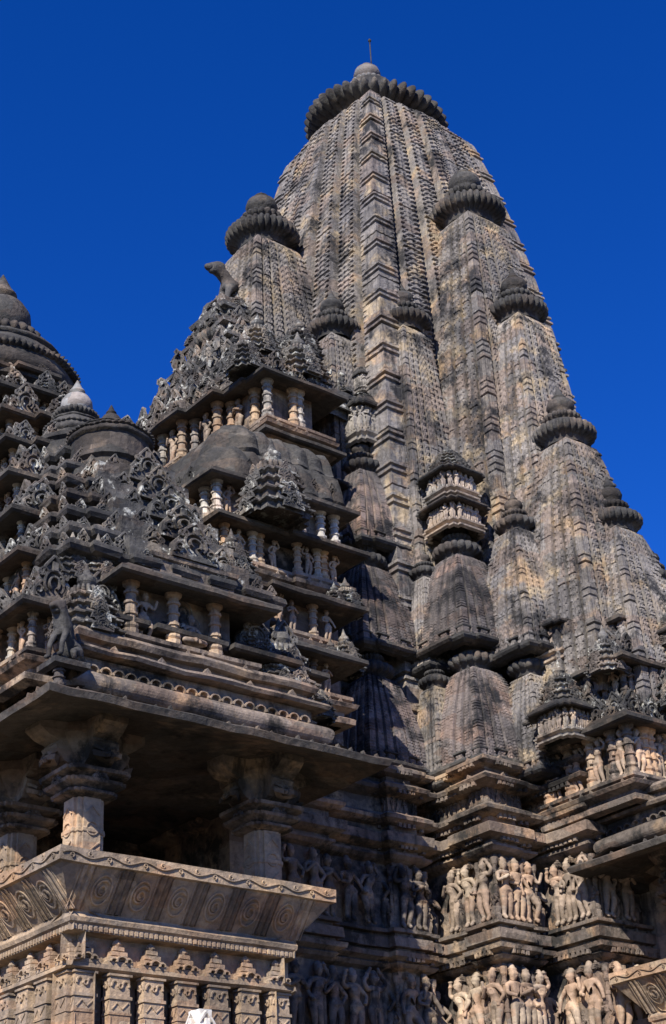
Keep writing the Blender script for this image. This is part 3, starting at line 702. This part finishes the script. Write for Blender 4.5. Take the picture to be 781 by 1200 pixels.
for j in range(7):
    b_ = 1.22 - .12 * j; y_ = 11.86 + .25 * j; z_ = 8.42 + .335 * j
    tr = MB(); pl = bays(HX - b_, HX + b_, y_, 15, .26, .07)
    tr.course(pl, [(-.08, z_ - .05), (-.06, z_ + .18), (.03, z_ + .2), (.06, z_ + .24), (.05, z_ + .29), (-.05, z_ + .36), (-.2, z_ + .44)], seg=.25)
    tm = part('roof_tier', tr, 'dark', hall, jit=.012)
    gm = MB()
    for x, y, a, s in edges(pl, .02, .3, .03):
        if y < y_ + .02 or y < y_ + 1.2:
            gm.add(GAV, (x, y, z_ + .2), a, s * 1.1, s * .7, s * random.uniform(1.0, 1.5))
            if random.random() < .6: gm.add(KUTA_S, (x - math.sin(a) * .1, y + math.cos(a) * .1, z_ + .3), 0, s * .5, None, s * .55)
    part('gable_ornament', gm, 'roof', tm, jit=.008)
gable_stack(hall, HX + .1, 11.74, 8.80, 1.15, 7, .23, .335, .05)
turret(hall, 6.58, 11.72, 7.62, .62); turret(hall, 8.82, 11.85, 7.55, .5)
for x, y, z, s in ((6.62, 12.1, 8.35, .45), (6.85, 12.0, 8.4, .4), (8.6, 12.3, 8.4, .45), (8.85, 12.6, 8.2, .5), (9.0, 12.9, 8.6, .5), (6.75, 12.5, 8.9, .4), (8.75, 12.9, 9.2, .5)): turret(hall, x, y, z, s, random.choice([KUTA, KUTA_S]))
# --- main stepped roof seen along its left side
zz = [7.55, 8.35, 9.1, 9.85, 10.6, 11.3, 11.95, 12.5]
for j, z_ in enumerate(zz):
    xf = 6.12 + .245 * (z_ - 7.5); yf = 11.9 + .70 * (z_ - 7.5); xr = 2 * HX - xf
    nx = .16 if j < 6 else 0
    pl = bays(xf, xr, yf, 20.6 - .5 * j, .52, .13)
    storey(hall, pl, z_, .40, .40, 'wall', 'dark' if j % 3 == 2 else 'tan', fig=.75 if j % 2 == 0 else .35, where='left', kut=.5 if j % 2 else .62, gav=.3, figmat='figure', recess=.14)
    if j in (1, 2, 3, 4):
        gable_stack(hall, yf + 1.5 + .3 * (j % 2), xf - .02, z_ + .46, .6, 2, .12, .26, face=1)
# core fill
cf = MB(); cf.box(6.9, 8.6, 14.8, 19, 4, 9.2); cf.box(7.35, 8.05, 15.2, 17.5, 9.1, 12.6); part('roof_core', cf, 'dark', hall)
def bell(parent, x, y, z, r, pr, pz, ribs=True, mat='dark', potmat='pot'):
    m = MB(); f_ = pz or 1.; zc_ = z; z = 0.
    m.lathe(x, y, [(r * .9, z - r * .45), (r * .92, z - .3 * r), (r * 1.04, z - .26 * r), (r * 1.06, z - .16 * r), (r * 1.0, z), (r * .93, z + r * .16), (r * .8, z + r * .32), (r * .62, z + r * .45), (r * .5, z + r * .52)], 40)
    m.lathe(x, y, [(r * .90, -r * .05), (r * 1.08, -r * .02, 1), (r * 1.1, r * .04, 1), (r * .9, r * .1)], 40, int(60 * r) + 20, .06)
    m.lathe(x, y, [(r * .8, r * .3), (r * .86, r * .33), (r * .84, r * .37), (r * .7, r * .4)], 40)
    m.lathe(x, y, [(pr * 1.2, z + r * .5), (pr * 1.5, z + r * .5 + pr * .12, 1), (pr * 1.55, z + r * .5 + pr * .3, 1), (pr * 1.4, z + r * .5 + pr * .45, 1), (pr * .8, z + r * .5 + pr * .55)], 40, 30, .12)
    m.v = [a * np.array([1, 1, f_]) + np.array([0, 0, zc_]) for a in m.v]; z = zc_ - r * .5 * (1 - f_)
    o = part('bell_roof', m, mat, parent, True, jit=.012)
    f = MB(); z1 = z + r * .5 + pr * .5
    f.lathe(x, y, [(pr * .7, z1), (pr * .9, z1 + pr * .2), (pr, z1 + pr * .55), (pr * .96, z1 + pr * .95), (pr * .75, z1 + pr * 1.3), (pr * .4, z1 + pr * 1.5), (pr * .36, z1 + pr * 1.6), (pr * .5, z1 + pr * 1.68), (pr * .48, z1 + pr * 1.78), (pr * .34, z1 + pr * 1.95), (.008, z1 + pr * 2.6)], 28)
    part('pot_finial', f, potmat, o, True, jit=.002); return o
bell(hall, 7.66, 16.25, 13.26, 1.02, .42, 0, mat='dark', potmat='dark')
bell(hall, HX, 14.1, 11.42, .36, .19, 0, mat='dark')
bell(hall, HX - .05, 13.2, 10.84, .46, .12, .6, mat='dark', potmat='dark')
for dx, dy, z_ in ((-.5, -.5, 12.9), (.45, -.5, 12.7), (-.5, .5, 12.9)): turret(hall, 7.66 + dx, 16.25 + dy * 1.2, z_, .5)
nk = MB(); nk.lathe(7.66, 16.25, [(1.1, 12.3), (1.12, 12.55), (.95, 12.6), (.95, 12.75), (1.08, 12.8), (1.08, 12.9), (.85, 12.96), (.8, 13.1)], 40, 0); nk.lathe(HX, 14.1, [(.6, 10.7), (.62, 11.0), (.45, 11.05), (.45, 11.12), (.5, 11.15), (.5, 11.2), (.36, 11.25), (.36, 11.4)], 30); nk.lathe(HX - .05, 13.2, [(.44, 10.5), (.44, 10.8), (.3, 11.0)], 30); nk.lathe(HX - .05, 13.2, [(.5, 10.1), (.52, 10.3), (.42, 10.36), (.42, 10.44), (.47, 10.47), (.47, 10.52), (.36, 10.55), (.36, 10.62)], 30)
part('bell_drum', nk, 'dark', hall)

# ================================================================== antechamber between hall and tower
ante = thing('antechamber', 'stone antechamber between hall and tower with stacked niches and gabled roof', 'antechamber', (10.6, 15.4, 0))
aw = MB(); awp = [(9.1, 13.62), (9.95, 13.62), (9.95, 13.52), (10.75, 13.52), (10.75, 13.66), (11.9, 13.66), (11.9, 19), (9.1, 19)]
aw.course(awp, [(q[0], q[1]) for q in prof], seg=.25)
for x, y, a, s in edges(awp, .13, .13): aw.box(x - .03, x + .03, y - .03, y + .03, 6.985, 7.065)
part('figure_wall', aw, 'band', ante, jit=.008)  # darker stone colour stands in for deep shade in this recess
A_ST = [  # storeys climbing the side towards the roof ridge: poly, z, h, fig
 ([(9.3, 12.4), (10.22, 12.4), (10.22, 14.5), (9.3, 14.5)], 8.08, .40, .42, .9, 'a4'),
 ([(9.0, 12.9), (9.6, 12.9), (9.6, 12.8), (10.6, 12.8), (10.6, 14.6), (9.0, 14.6)], 8.93, .44, .40, .85, 'a3'),
 ([(9.2, 13.25), (10.2, 13.25), (10.2, 13.18), (11.0, 13.18), (11.0, 15), (9.2, 15)], 9.92, .44, .40, .55, 'a2'),
]
for pl, z_, h_, s_, f_, w_ in A_ST: storey(ante, pl, z_, h_, s_, 'wall', 'tan', fig=.95, where=w_, gav=0, kut=0, fat=1.1)
fill = MB(); fill.box(9.3, 11.2, 13.7, 18.8, 7.6, 10.7); fill.box(10.6, 11.5, 14.6, 18, 11, 13.4); part('core', fill, 'wall', ante)
cb = MB(); cb.course(rect(8.9, 9.95, 12.5, 13.7), [(-.35, 6.95), (-.2, 7.05), (-.1, 7.2), (.02, 7.26), (.02, 7.32), (-.05, 7.36), (-.05, 7.5), (.06, 7.55), (.06, 7.62), (-.05, 7.66), (-.05, 7.8)], seg=.2, cap_bot=True)
cb.course(rect(9.0, 10.45, 13.0, 13.9), [(-.3, 7.7), (-.1, 7.9), (.0, 8.0), (.0, 8.1), (-.06, 8.15), (-.06, 8.6)], seg=.2, cap_bot=True); part('corbel', cb, 'band', ante, jit=.01)
for x, y, z, s in ((9.02, 12.0, 7.55, .72), (9.62, 12.2, 7.62, .38), (10.3, 12.75, 8.52, .3), (10.6, 13.0, 9.45, .3), (9.75, 13.02, 10.38, .8), (9.2, 12.75, 8.6, .5), (9.2, 13.1, 9.5, .5), (10.5, 12.75, 8.55, .4), (10.85, 13.1, 9.5, .4), (8.9, 12.4, 8.2, .5)): turret(ante, x, y, z, s)
storey(ante, [(9.3, 13.55), (10.2, 13.55), (10.2, 13.5), (11.15, 13.5), (11.15, 18.9), (9.3, 18.9)], 10.66, .46, .36, 'shrine', 'pale', fig=.25, where='a1', gav=0, fat=1.25)
# heavy fluted awning roof
fa = MB(); pts = []
def fluted(mb, poly, z0, h, out, flute):
    P = []; n = len(poly)
    for i in range(n):
        a = np.array(poly[i], float); b = np.array(poly[(i + 1) % n], float); d = b - a; l = np.linalg.norm(d); d /= l; nn = np.array([d[1], -d[0]])
        k = max(3, int(l / flute)) * 8
        for j in range(k):
            t = j / k; P.append((a + d * l * t, nn, abs(math.sin(t * l / flute * PI)) ** .6))
    rows = []
    for o, z, f in ((-.25, 0, 0), (out, -.03, .4), (out + .04, .04, .8), (out * .98, h * .25, 1), (out * .85, h * .5, 1), (out * .62, h * .72, 1), (out * .3, h * .9, .9), (out * .1, h * .98, .5), (-.2, h, .1)):
        rows.append([(p[0] + n_[0] * (o + f * .055 * w_), p[1] + n_[1] * (o + f * .055 * w_), z0 + z) for p, n_, w_ in P])
    mb.grid(np.array(rows), True); mb.ngon(np.array(rows[-1]))
FP = [(9.6, 13.85), (10.3, 13.85), (10.3, 13.78), (11.2, 13.78), (11.2, 18.6), (9.6, 18.6)]
fluted(fa, FP, 11.2, .60, .30, .24)
fluted(fa, [(9.85, 14.0), (11.3, 14.0), (11.3, 18.5), (9.85, 18.5)], 11.76, .5, .22, .26)
for x, y, a, q in edges(FP, .31, .3): fa.add(GAV, (x, y, 11.22), a, q * .8, .12, .3)
for x, y, a, q in edges(FP, -.02, .42): fa.add(KUTA_S, (x, y, 11.7), 0, .2)
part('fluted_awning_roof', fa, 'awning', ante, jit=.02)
SK = [(9.98, 16.85), (9.98, 15.65), (10.12, 15.65), (10.12, 15.0), (10.28, 15.0), (10.28, 14.55), (10.45, 14.55), (10.45, 14.15), (11.6, 14.15), (11.6, 18.35), (10.28, 18.35), (10.28, 17.5), (10.12, 17.5), (10.12, 16.85)]
SK = [((x + .2) if x < 10.4 else (x + .1 if x < 10.5 else x), y) for x, y in SK]; SK = SK[1:] + SK[:1]
storey(ante, SK, 12.72, .62, .5, 'wall', 'tan', fig=.4, where='top', gav=.36, kut=.55)
lw = [(x - .06, y) if x < 10.4 else (x, y) for x, y in SK]
storey(ante, SK, 11.95, .5, .4, 'wall', 'tan', fig=.2, where='top', gav=0, eo=-.04)
gz = [(13.5, 1.75, 10.5), (13.9, 1.35, 10.65), (14.3, 1.0, 10.8), (14.7, .72, 10.92), (15.1, .5, 11.02), (15.5, .36, 11.1)]
for j, (z_, hw, xf) in enumerate(gz):
    tr = MB(); pl = rect(xf, 12.3, 16.25 - hw, 16.25 + hw)
    tr.course(pl, [(-.05, z_ - .05), (-.05, z_ + .2), (.08, z_ + .22), (.1, z_ + .28), (-.05, z_ + .38), (-.15, z_ + .47)], seg=.25)
    for x, y, a, s in edges(pl, .04, .36, .02):
        tr.add(GAV, (x, y, z_ + .05), a, s, .24, (.5 if j < 5 else .3) * random.uniform(.8, 1.2))
        if j < 5 and random.random() < .5: tr.add(fig_mb(random.choice([0, 1, 4, 5])), (x - .1 + random.random() * .2, y, z_ + .25), a, .4)
        if random.random() < .6: tr.add(KUTA_S, (x + .05, y + .05, z_ + .3), 0, .26)
    part('gable_tier', tr, 'roof', ante, jit=.015)
pd = MB(); pd.course(rect(11.1, 12.0, 16.02, 16.42), [(.1, 15.65), (.12, 15.75), (.04, 15.85), (.02, 16.05), (-.02, 16.09)], seg=.15); part('statue_pedestal', pd, 'roof', ante, jit=.03)
gable_stack(ante, 16.25, 10.42, 13.45, .8, 4, .14, .4, face=1)
turret(ante, 10.35, 14.35, 13.4, .5); turret(ante, 11.3, 14.4, 13.6, .7); turret(ante, 10.75, 14.6, 13.9, .6); turret(ante, 11.6, 14.75, 14.3, .6)
# ================================================================== right balcony porch of the tower
rp = thing('tower_balcony', 'stone balcony porch with sloping eave projecting from the tower at right edge', 'balcony', (14.45, 11., 0))
porch(rp, 13.36, 16.2, 9.2, 11.95, 5.36, 13.08, 16.5, 8.9, 6.47, [(14.15, 11.25), (14.15, 9.9)], .15)
rw = MB(); rw.box(14.3, 15.2, 11.5, 12.6, 3, 6.6); part('inner_wall', rw, 'wall', rp)
RS = [([(13.35, 11.2), (15.6, 11.2), (15.6, 12.6), (13.35, 12.6)], 7.44, .62, .40, 1.0), ([(13.6, 11.35), (15.4, 11.35), (15.4, 12.6), (13.6, 12.6)], 8.5, .42, .4, .5), ([(13.95, 11.6), (15.2, 11.6), (15.2, 12.6), (13.95, 12.6)], 9.25, .34, .4, .3)]
for pl, z_, h_, s_, f_ in RS: storey(rp, pl, z_, h_, s_, 'band', 'tan', fig=f_, where='right', gav=.3, kut=.45)
rc = MB(); rc.box(14.0, 15.0, 12.0, 13, 6.4, 9.5); part('roof_core', rc, 'dark', rp)
for x, y, z, s in ((13.5, 11.5, 8.75, .45), (14.2, 11.0, 8.3, .6), (14.5, 11.2, 9.2, .55), (14.9, 10.9, 8.3, .6), (13.9, 11.9, 10.0, .45)): turret(rp, x, y, z, s)
niche_shrine(rp, 13.22, 12.02, 7.98, .28, .5, 'shrine', True, 1, 1.2); niche_shrine(rp, 14.55, 11.0, 8.4, .3, .55, 'band', True, 2, 1.2); niche_shrine(rp, 14.4, 11.9, 9.7, .24, .4, 'band', True, 1, 1.2)
for k_, x_, y_, z_ in (('f', -.45, -4.2, 9.5), ('f', .35, -4.6, 10.3)): put_spire(k_, x_, y_, z_)
gable_stack(rp, 11.85, 13.52, 8.35, .7, 4, .14, .36, face=1)

# ================================================================== statues
ORD = ['first', 'second', 'third', 'fourth', 'fifth', 'sixth', 'seventh', 'eighth', 'ninth', 'tenth', 'eleventh', 'twelfth']
def put_statue(x, y, z, rz, h, k, mat, label, group):
    o = link('statue', fig(k, mat), None, (x, y, z)); o.scale = (h, h * .95, h); o.rotation_euler.z = rz
    return tag(o, label, 'statue', group)
def wall_row(pts, z, h, poses, mat, where, group):
    for i, ((x, y, rz), k) in enumerate(zip(pts, poses)):
        put_statue(x, y, z, rz, h, k, mat, '%s stone figure %s, %s' % (ORD[i], where, POSE_TXT[k]), group)
def face_pts(xa, xb, ya, yb, n):
    """n spots along a straight wall from (xa,ya) to (xb,yb)"""
    rz = -PI / 2 if abs(xa - xb) < 1e-6 else 0
    return [(xa + (xb - xa) * (i + .5) / n, ya + (yb - ya) * (i + .5) / n, rz) for i in range(n)]
def pier(i, nx_, ny_, off=.045, g=.33):
    a, b_ = PAIRS[i]; bn = PAIRS[i - 1][1]; an = PAIRS[i + 1][0] if i + 1 < len(PAIRS) else 0
    return face_pts(AX - a - off, AX - a - off, AY - bn - .04, AY - b_, nx_) + face_pts(AX - a, AX - an - g, AY - b_ - off, AY - b_ - off, ny_)
UZ, LZ, UH, LH = 6.01, 4.72, .74, .80
bk = MB(); STELE = MB()
pts_ = [(-.42, 0), (.42, 0), (.44, .62), (.32, .86), (0, 1.0), (-.32, .86), (-.44, .62)]
b = STELE.addv([(x, -.06, z) for x, z in pts_] + [(x, .12, z) for x, z in pts_])
STELE.poly += [[b + i for i in range(7)]] + [[b + (i + 1) % 7, b + i, b + 7 + i, b + 7 + (i + 1) % 7] for i in range(7)]
for i_, nx_, ny_ in ((2, 2, 2), (3, 3, 3), (4, 3, 2)):
    for z, h in ((UZ, UH), (LZ, LH)):
        sp_ = pier(i_, nx_, ny_, 0.)
        for q, (x, y, rz) in enumerate(sp_):
            if random.random() < .75: bk.add(STELE, (x, y, z), rz, .2, .35, h * random.uniform(.88, 1.0))
            bk.add(COLN, (x + math.cos(rz) * .14, y + math.sin(rz) * .14, z), 0, .3, .3, h * .98)
            if random.random() < .8: bk.add(fig_mb(random.choice([0, 1, 2, 3, 6])), (x + math.cos(rz) * .12 + math.sin(rz) * .03, y + math.sin(rz) * .12 - math.cos(rz) * .03, z), rz, h * random.uniform(.38, .55))
            bk.add(KUTA_S, (x, y, z + h * .93), rz, .14, .14, .1)
part('relief_backing', bk, 'wall', tower, jit=.008)
wall_row(pier(3, 3, 3), UZ, UH, [3, 0, 1, 2, 6, 4], 'figure', 'from left, upper row of middle pier', 'figures carved on the middle pier, upper row')
wall_row(pier(3, 3, 3), LZ, LH, [0, 4, 3, 6, 2, 1], 'figure', 'from left, lower row of middle pier', 'figures carved on the middle pier, lower row')
wall_row(pier(4, 3, 2), UZ, UH, [0, 6, 1, 3, 2], 'figure', 'from left, upper row of right pier', 'figures carved on the right pier, upper row')
wall_row(pier(4, 2, 2), LZ, LH + .02, [4, 6, 3, 1], 'figure', 'from left, lower row of right pier', 'figures carved on the right pier, lower row')
wall_row(pier(2, 2, 2), UZ, UH, [1, 3, 0, 2], 'band', 'from left, upper row of shaded corner pier', 'figures carved on the corner pier, upper row')  # corner shade painted in: darker stone than the lit piers' figures
wall_row(pier(2, 2, 2), LZ, LH, [2, 0, 4, 6], 'band', 'from left, lower row of shaded corner pier', 'figures carved on the corner pier, lower row')  # lower row likewise, shade put into the figure colour
for i, (sx, sy, wtx) in enumerate(((-2.02, -2.5, 'between the corner pier and the middle pier'), (-1.12, -3.36, 'between the middle pier and the right pier'))):
    for z, h, lv, k in ((UZ - .06, .66, 'upper', 2), (LZ, .7, 'lower', 3)):
        put_statue(AX + sx, AY + sy, z, -.5, h, k, 'figure' if i else 'wall', 'slim carved figure in the %s recess %s' % (lv, wtx), 'figures in the wall recesses')  # slot by the corner pier: darker figure stone imitates its shade
for z, h, lv, ks in ((UZ, UH, 'upper', [1, 4, 5, 0, 3, 2, 6, 1]), (LZ, LH, 'lower', [4, 0, 6, 2, 1, 3, 0, 5])):
    wall_row([(9.35 + i * .29, (13.60 if 9.35 + i * .29 < 9.95 or 9.35 + i * .29 > 10.75 else 13.5), 0) for i in range(8)], z, h, ks, 'band', 'from left, dark %s row beside left balcony' % lv, 'figures on the shaded wall, %s row' % lv)  # recess shadow put into the figures' colour with darker stone
PLACES = {'f0': 'in the front roof niche', 'f0s': 'in the front roof niche', 'left': 'on the hall roof\'s left side', 'a4': 'in the lowest niche by the corner spires', 'a3': 'in the middle niche row by the corner spires',
          'a2': 'in the upper niche row by the corner spires', 'a1': 'among white posts under the fluted roof', 'top': 'in the gallery below the lion', 'right': 'in a niche above the right balcony'}
cnt = {}
for (x, y, z, a, h, mt, w_) in NICHE_FIGS:
    i = cnt.get(w_, 0); cnt[w_] = i + 1
    k = 7 if w_ == 'f0s' else random.choice([0, 1, 2, 3, 4, 6]); 
    zz_ = z - .35 * h if k == 7 else z
    n_ = (ORD[i] if i < 12 else ('number %d' % (i + 1)) if 0 else ['thirteenth','fourteenth','fifteenth','sixteenth','seventeenth','eighteenth','nineteenth','twentieth','twenty first','twenty second','twenty third','twenty fourth','twenty fifth','twenty sixth','twenty seventh','twenty eighth','twenty ninth','thirtieth','last'][min(i - 12, 18)])
    put_statue(x, y, zz_, a, h * (1.05 if k != 7 else 1.15), k, mt, ('%s figure %s, %s' % (n_, PLACES[w_], POSE_TXT[k])), 'small figures ' + PLACES[w_])

def beast_mesh(name, mat, sit=False):
    """lion facing -X, length about 1, standing over its pedestal"""
    if not sit:
        v = [(.32, 0, .36, .115), (.08, 0, .37, .085), (-.14, 0, .44, .115), (-.25, 0, .58, .105), (-.36, 0, .70, .115), (-.5, 0, .67, .085), (-.61, 0, .62, .058),
             (-.2, .1, .3, .08), (-.24, .1, .14, .055), (-.26, .1, .03, .05), (-.34, .1, .02, .04), (-.2, -.1, .3, .08), (-.24, -.1, .14, .055), (-.26, -.1, .03, .05), (-.34, -.1, .02, .04),
             (.36, .12, .22, .1), (.25, .12, .12, .06), (.36, .12, .04, .05), (.26, .12, .02, .04), (.36, -.12, .22, .1), (.25, -.12, .12, .06), (.36, -.12, .04, .05), (.26, -.12, .02, .04),
             (.46, 0, .36, .05), (.54, 0, .22, .035), (.5, 0, .08, .04), (-.34, .09, .80, .03), (-.34, -.09, .80, .03), (-.52, 0, .55, .045), (-.25, 0, .68, .1)]
        e = [(0, 1), (1, 2), (2, 3), (3, 4), (4, 5), (5, 6), (2, 7), (7, 8), (8, 9), (9, 10), (2, 11), (11, 12), (12, 13), (13, 14), (0, 15), (15, 16), (16, 17), (17, 18), (0, 19), (19, 20), (20, 21), (21, 22), (0, 23), (23, 24), (24, 25), (4, 26), (4, 27), (4, 28), (3, 29)]
    else:
        v = [(.20, 0, .20, .15), (.08, 0, .36, .12), (-.04, 0, .58, .13), (-.12, 0, .76, .10), (-.2, 0, .90, .11), (-.32, 0, .86, .07), (-.39, 0, .82, .045),
             (-.1, .1, .5, .06), (-.22, .11, .26, .042), (-.24, .11, .05, .04), (-.32, .11, .02, .035), (-.1, -.1, .5, .06), (-.22, -.11, .26, .042), (-.24, -.11, .05, .04), (-.32, -.11, .02, .035),
             (.12, .15, .2, .085), (-.04, .17, .16, .055), (.02, .17, .03, .04), (.12, -.15, .2, .085), (-.04, -.17, .16, .055), (.02, -.17, .03, .04), (-.14, .08, 1.0, .025), (-.14, -.08, 1.0, .025), (-.3, 0, .76, .04), (.3, 0, .3, .04), (.34, 0, .52, .03), (.26, 0, .62, .035)]
        e = [(0, 1), (1, 2), (2, 3), (3, 4), (4, 5), (5, 6), (2, 7), (7, 8), (8, 9), (9, 10), (2, 11), (11, 12), (12, 13), (13, 14), (0, 15), (15, 16), (16, 17), (0, 18), (18, 19), (19, 20), (4, 21), (4, 22), (4, 23), (0, 24), (24, 25), (25, 26)]
    return skin_mesh(name, v, e, mat)
li = link('lion_statue', beast_mesh('lion_statue', 'dark'), None, (11.56, 16.2, 16.08)); li.scale = (1.0, .9, .86)
tag(li, 'dark stone lion standing on top of the antechamber roof against the sky', 'lion statue')
cl = link('guardian_statue', beast_mesh('guardian_statue', 'dark', True), None, (6.12, 11.24, 7.14)); cl.scale = (.6, .6, .56); cl.rotation_euler.z = R(25)
cpost = MB(); cpost.add(COLN, (6.05, 11.2, 6.86), 0, .5, .5, .3); cpost.course(rect(5.95, 6.3, 11.1, 11.42), [(-.05, 7.06), (0, 7.08), (0, 7.13), (-.03, 7.145)], seg=.1); part('corner_post', cpost, 'dark', hall)
tag(cl, 'dark seated guardian beast on the hall roof corner above the left eave', 'guardian statue')
cp = thing('carved_pinnacle', 'pale grey carved gable tip rising in front of the balcony base at bottom edge', 'pinnacle', (7.0, 10.45, 0))
pb = MB(); pb.course(rect(6.75, 7.25, 10.2, 10.7), [(.2, 0), (.2, 1.0), (.1, 1.2), (.1, 2.4), (.05, 2.6), (.0, 3.5), (.06, 3.55), (.06, 3.62), (-.05, 3.7), (-.1, 3.78)], seg=.2); part('pedestal', pb, 'tan', cp)
pg = MB(); pg.add(GAV, (7.0, 10.4, 3.76), 0, .34, .3, .38); pg.add(GAV, (6.93, 10.45, 3.76), -PI / 2, .34, .3, .38); pg.box(6.95, 7.06, 10.4, 10.55, 4.0, 4.16); part('carved_gable', pg, 'pale', cp)

# ================================================================== ground, sky, sun, camera
g = MB(); n = 60; t = np.linspace(-1, 1, n); X, Y = np.meshgrid(np.sign(t) * abs(t) ** 3 * 3000, np.sign(t) * abs(t) ** 3 * 3000)
g.grid(np.stack([X, Y, -.0 + .0 * X], -1)); tag(link('ground', mesh_of('ground', g, 'ground')), kind='structure')

w = bpy.data.worlds.new('World'); sc.world = w; w.use_nodes = True
nt = w.node_tree; bg = nt.nodes['Background']
sky = nt.nodes.new('ShaderNodeTexSky'); sky.sky_type = 'NISHITA'; sky.sun_disc = False
SUN_EL, SUN_K = 36., .64
sd = Vector((1, SUN_K, 0)).normalized() * math.cos(R(SUN_EL)); sd.z = -math.sin(R(SUN_EL))      # direction the light travels
sky.sun_elevation = R(SUN_EL); sky.sun_rotation = math.atan2(-sd.x, -sd.y)
sky.altitude = 3000; sky.air_density = 1.0; sky.dust_density = 0.; sky.ozone_density = 6.
hs = nt.nodes.new('ShaderNodeHueSaturation'); hs.inputs['Saturation'].default_value = 1.25; hs.inputs['Hue'].default_value = .52
nt.links.new(sky.outputs[0], hs.inputs['Color']); nt.links.new(hs.outputs[0], bg.inputs['Color'])
bg.inputs['Strength'].default_value = .125
sl = bpy.data.lights.new('sun', 'SUN'); sl.energy = 5.0; sl.angle = R(.5); sl.color = (1, .93, .82)
so = bpy.data.objects.new('sun', sl); COL.objects.link(so); so.rotation_euler = sd.to_track_quat('-Z', 'Y').to_euler()

YAW, PITCH, ROLL, FPX = R(39.3), R(28.4), R(-2.8), 1850.
f = Vector((math.sin(YAW) * math.cos(PITCH), math.cos(YAW) * math.cos(PITCH), math.sin(PITCH)))
r0 = Vector((math.cos(YAW), -math.sin(YAW), 0)); u0 = r0.cross(f)
rr = math.cos(ROLL) * r0 + math.sin(ROLL) * u0; uu = -math.sin(ROLL) * r0 + math.cos(ROLL) * u0
cam = bpy.data.cameras.new('camera'); co = bpy.data.objects.new('camera', cam); COL.objects.link(co)
M = Matrix((rr, uu, -f)).transposed().to_4x4(); M.translation = (0, 0, 1.7); co.matrix_world = M
cam.sensor_fit = 'VERTICAL'; cam.sensor_height = 36; cam.sensor_width = 24; cam.lens = FPX / 1200 * 36; cam.clip_end = 8000; cam.clip_start = .1
sc.camera = co
sc.view_settings.view_transform = 'Standard'; sc.view_settings.look = 'None'; sc.view_settings.gamma = 1; sc.view_settings.exposure = .66
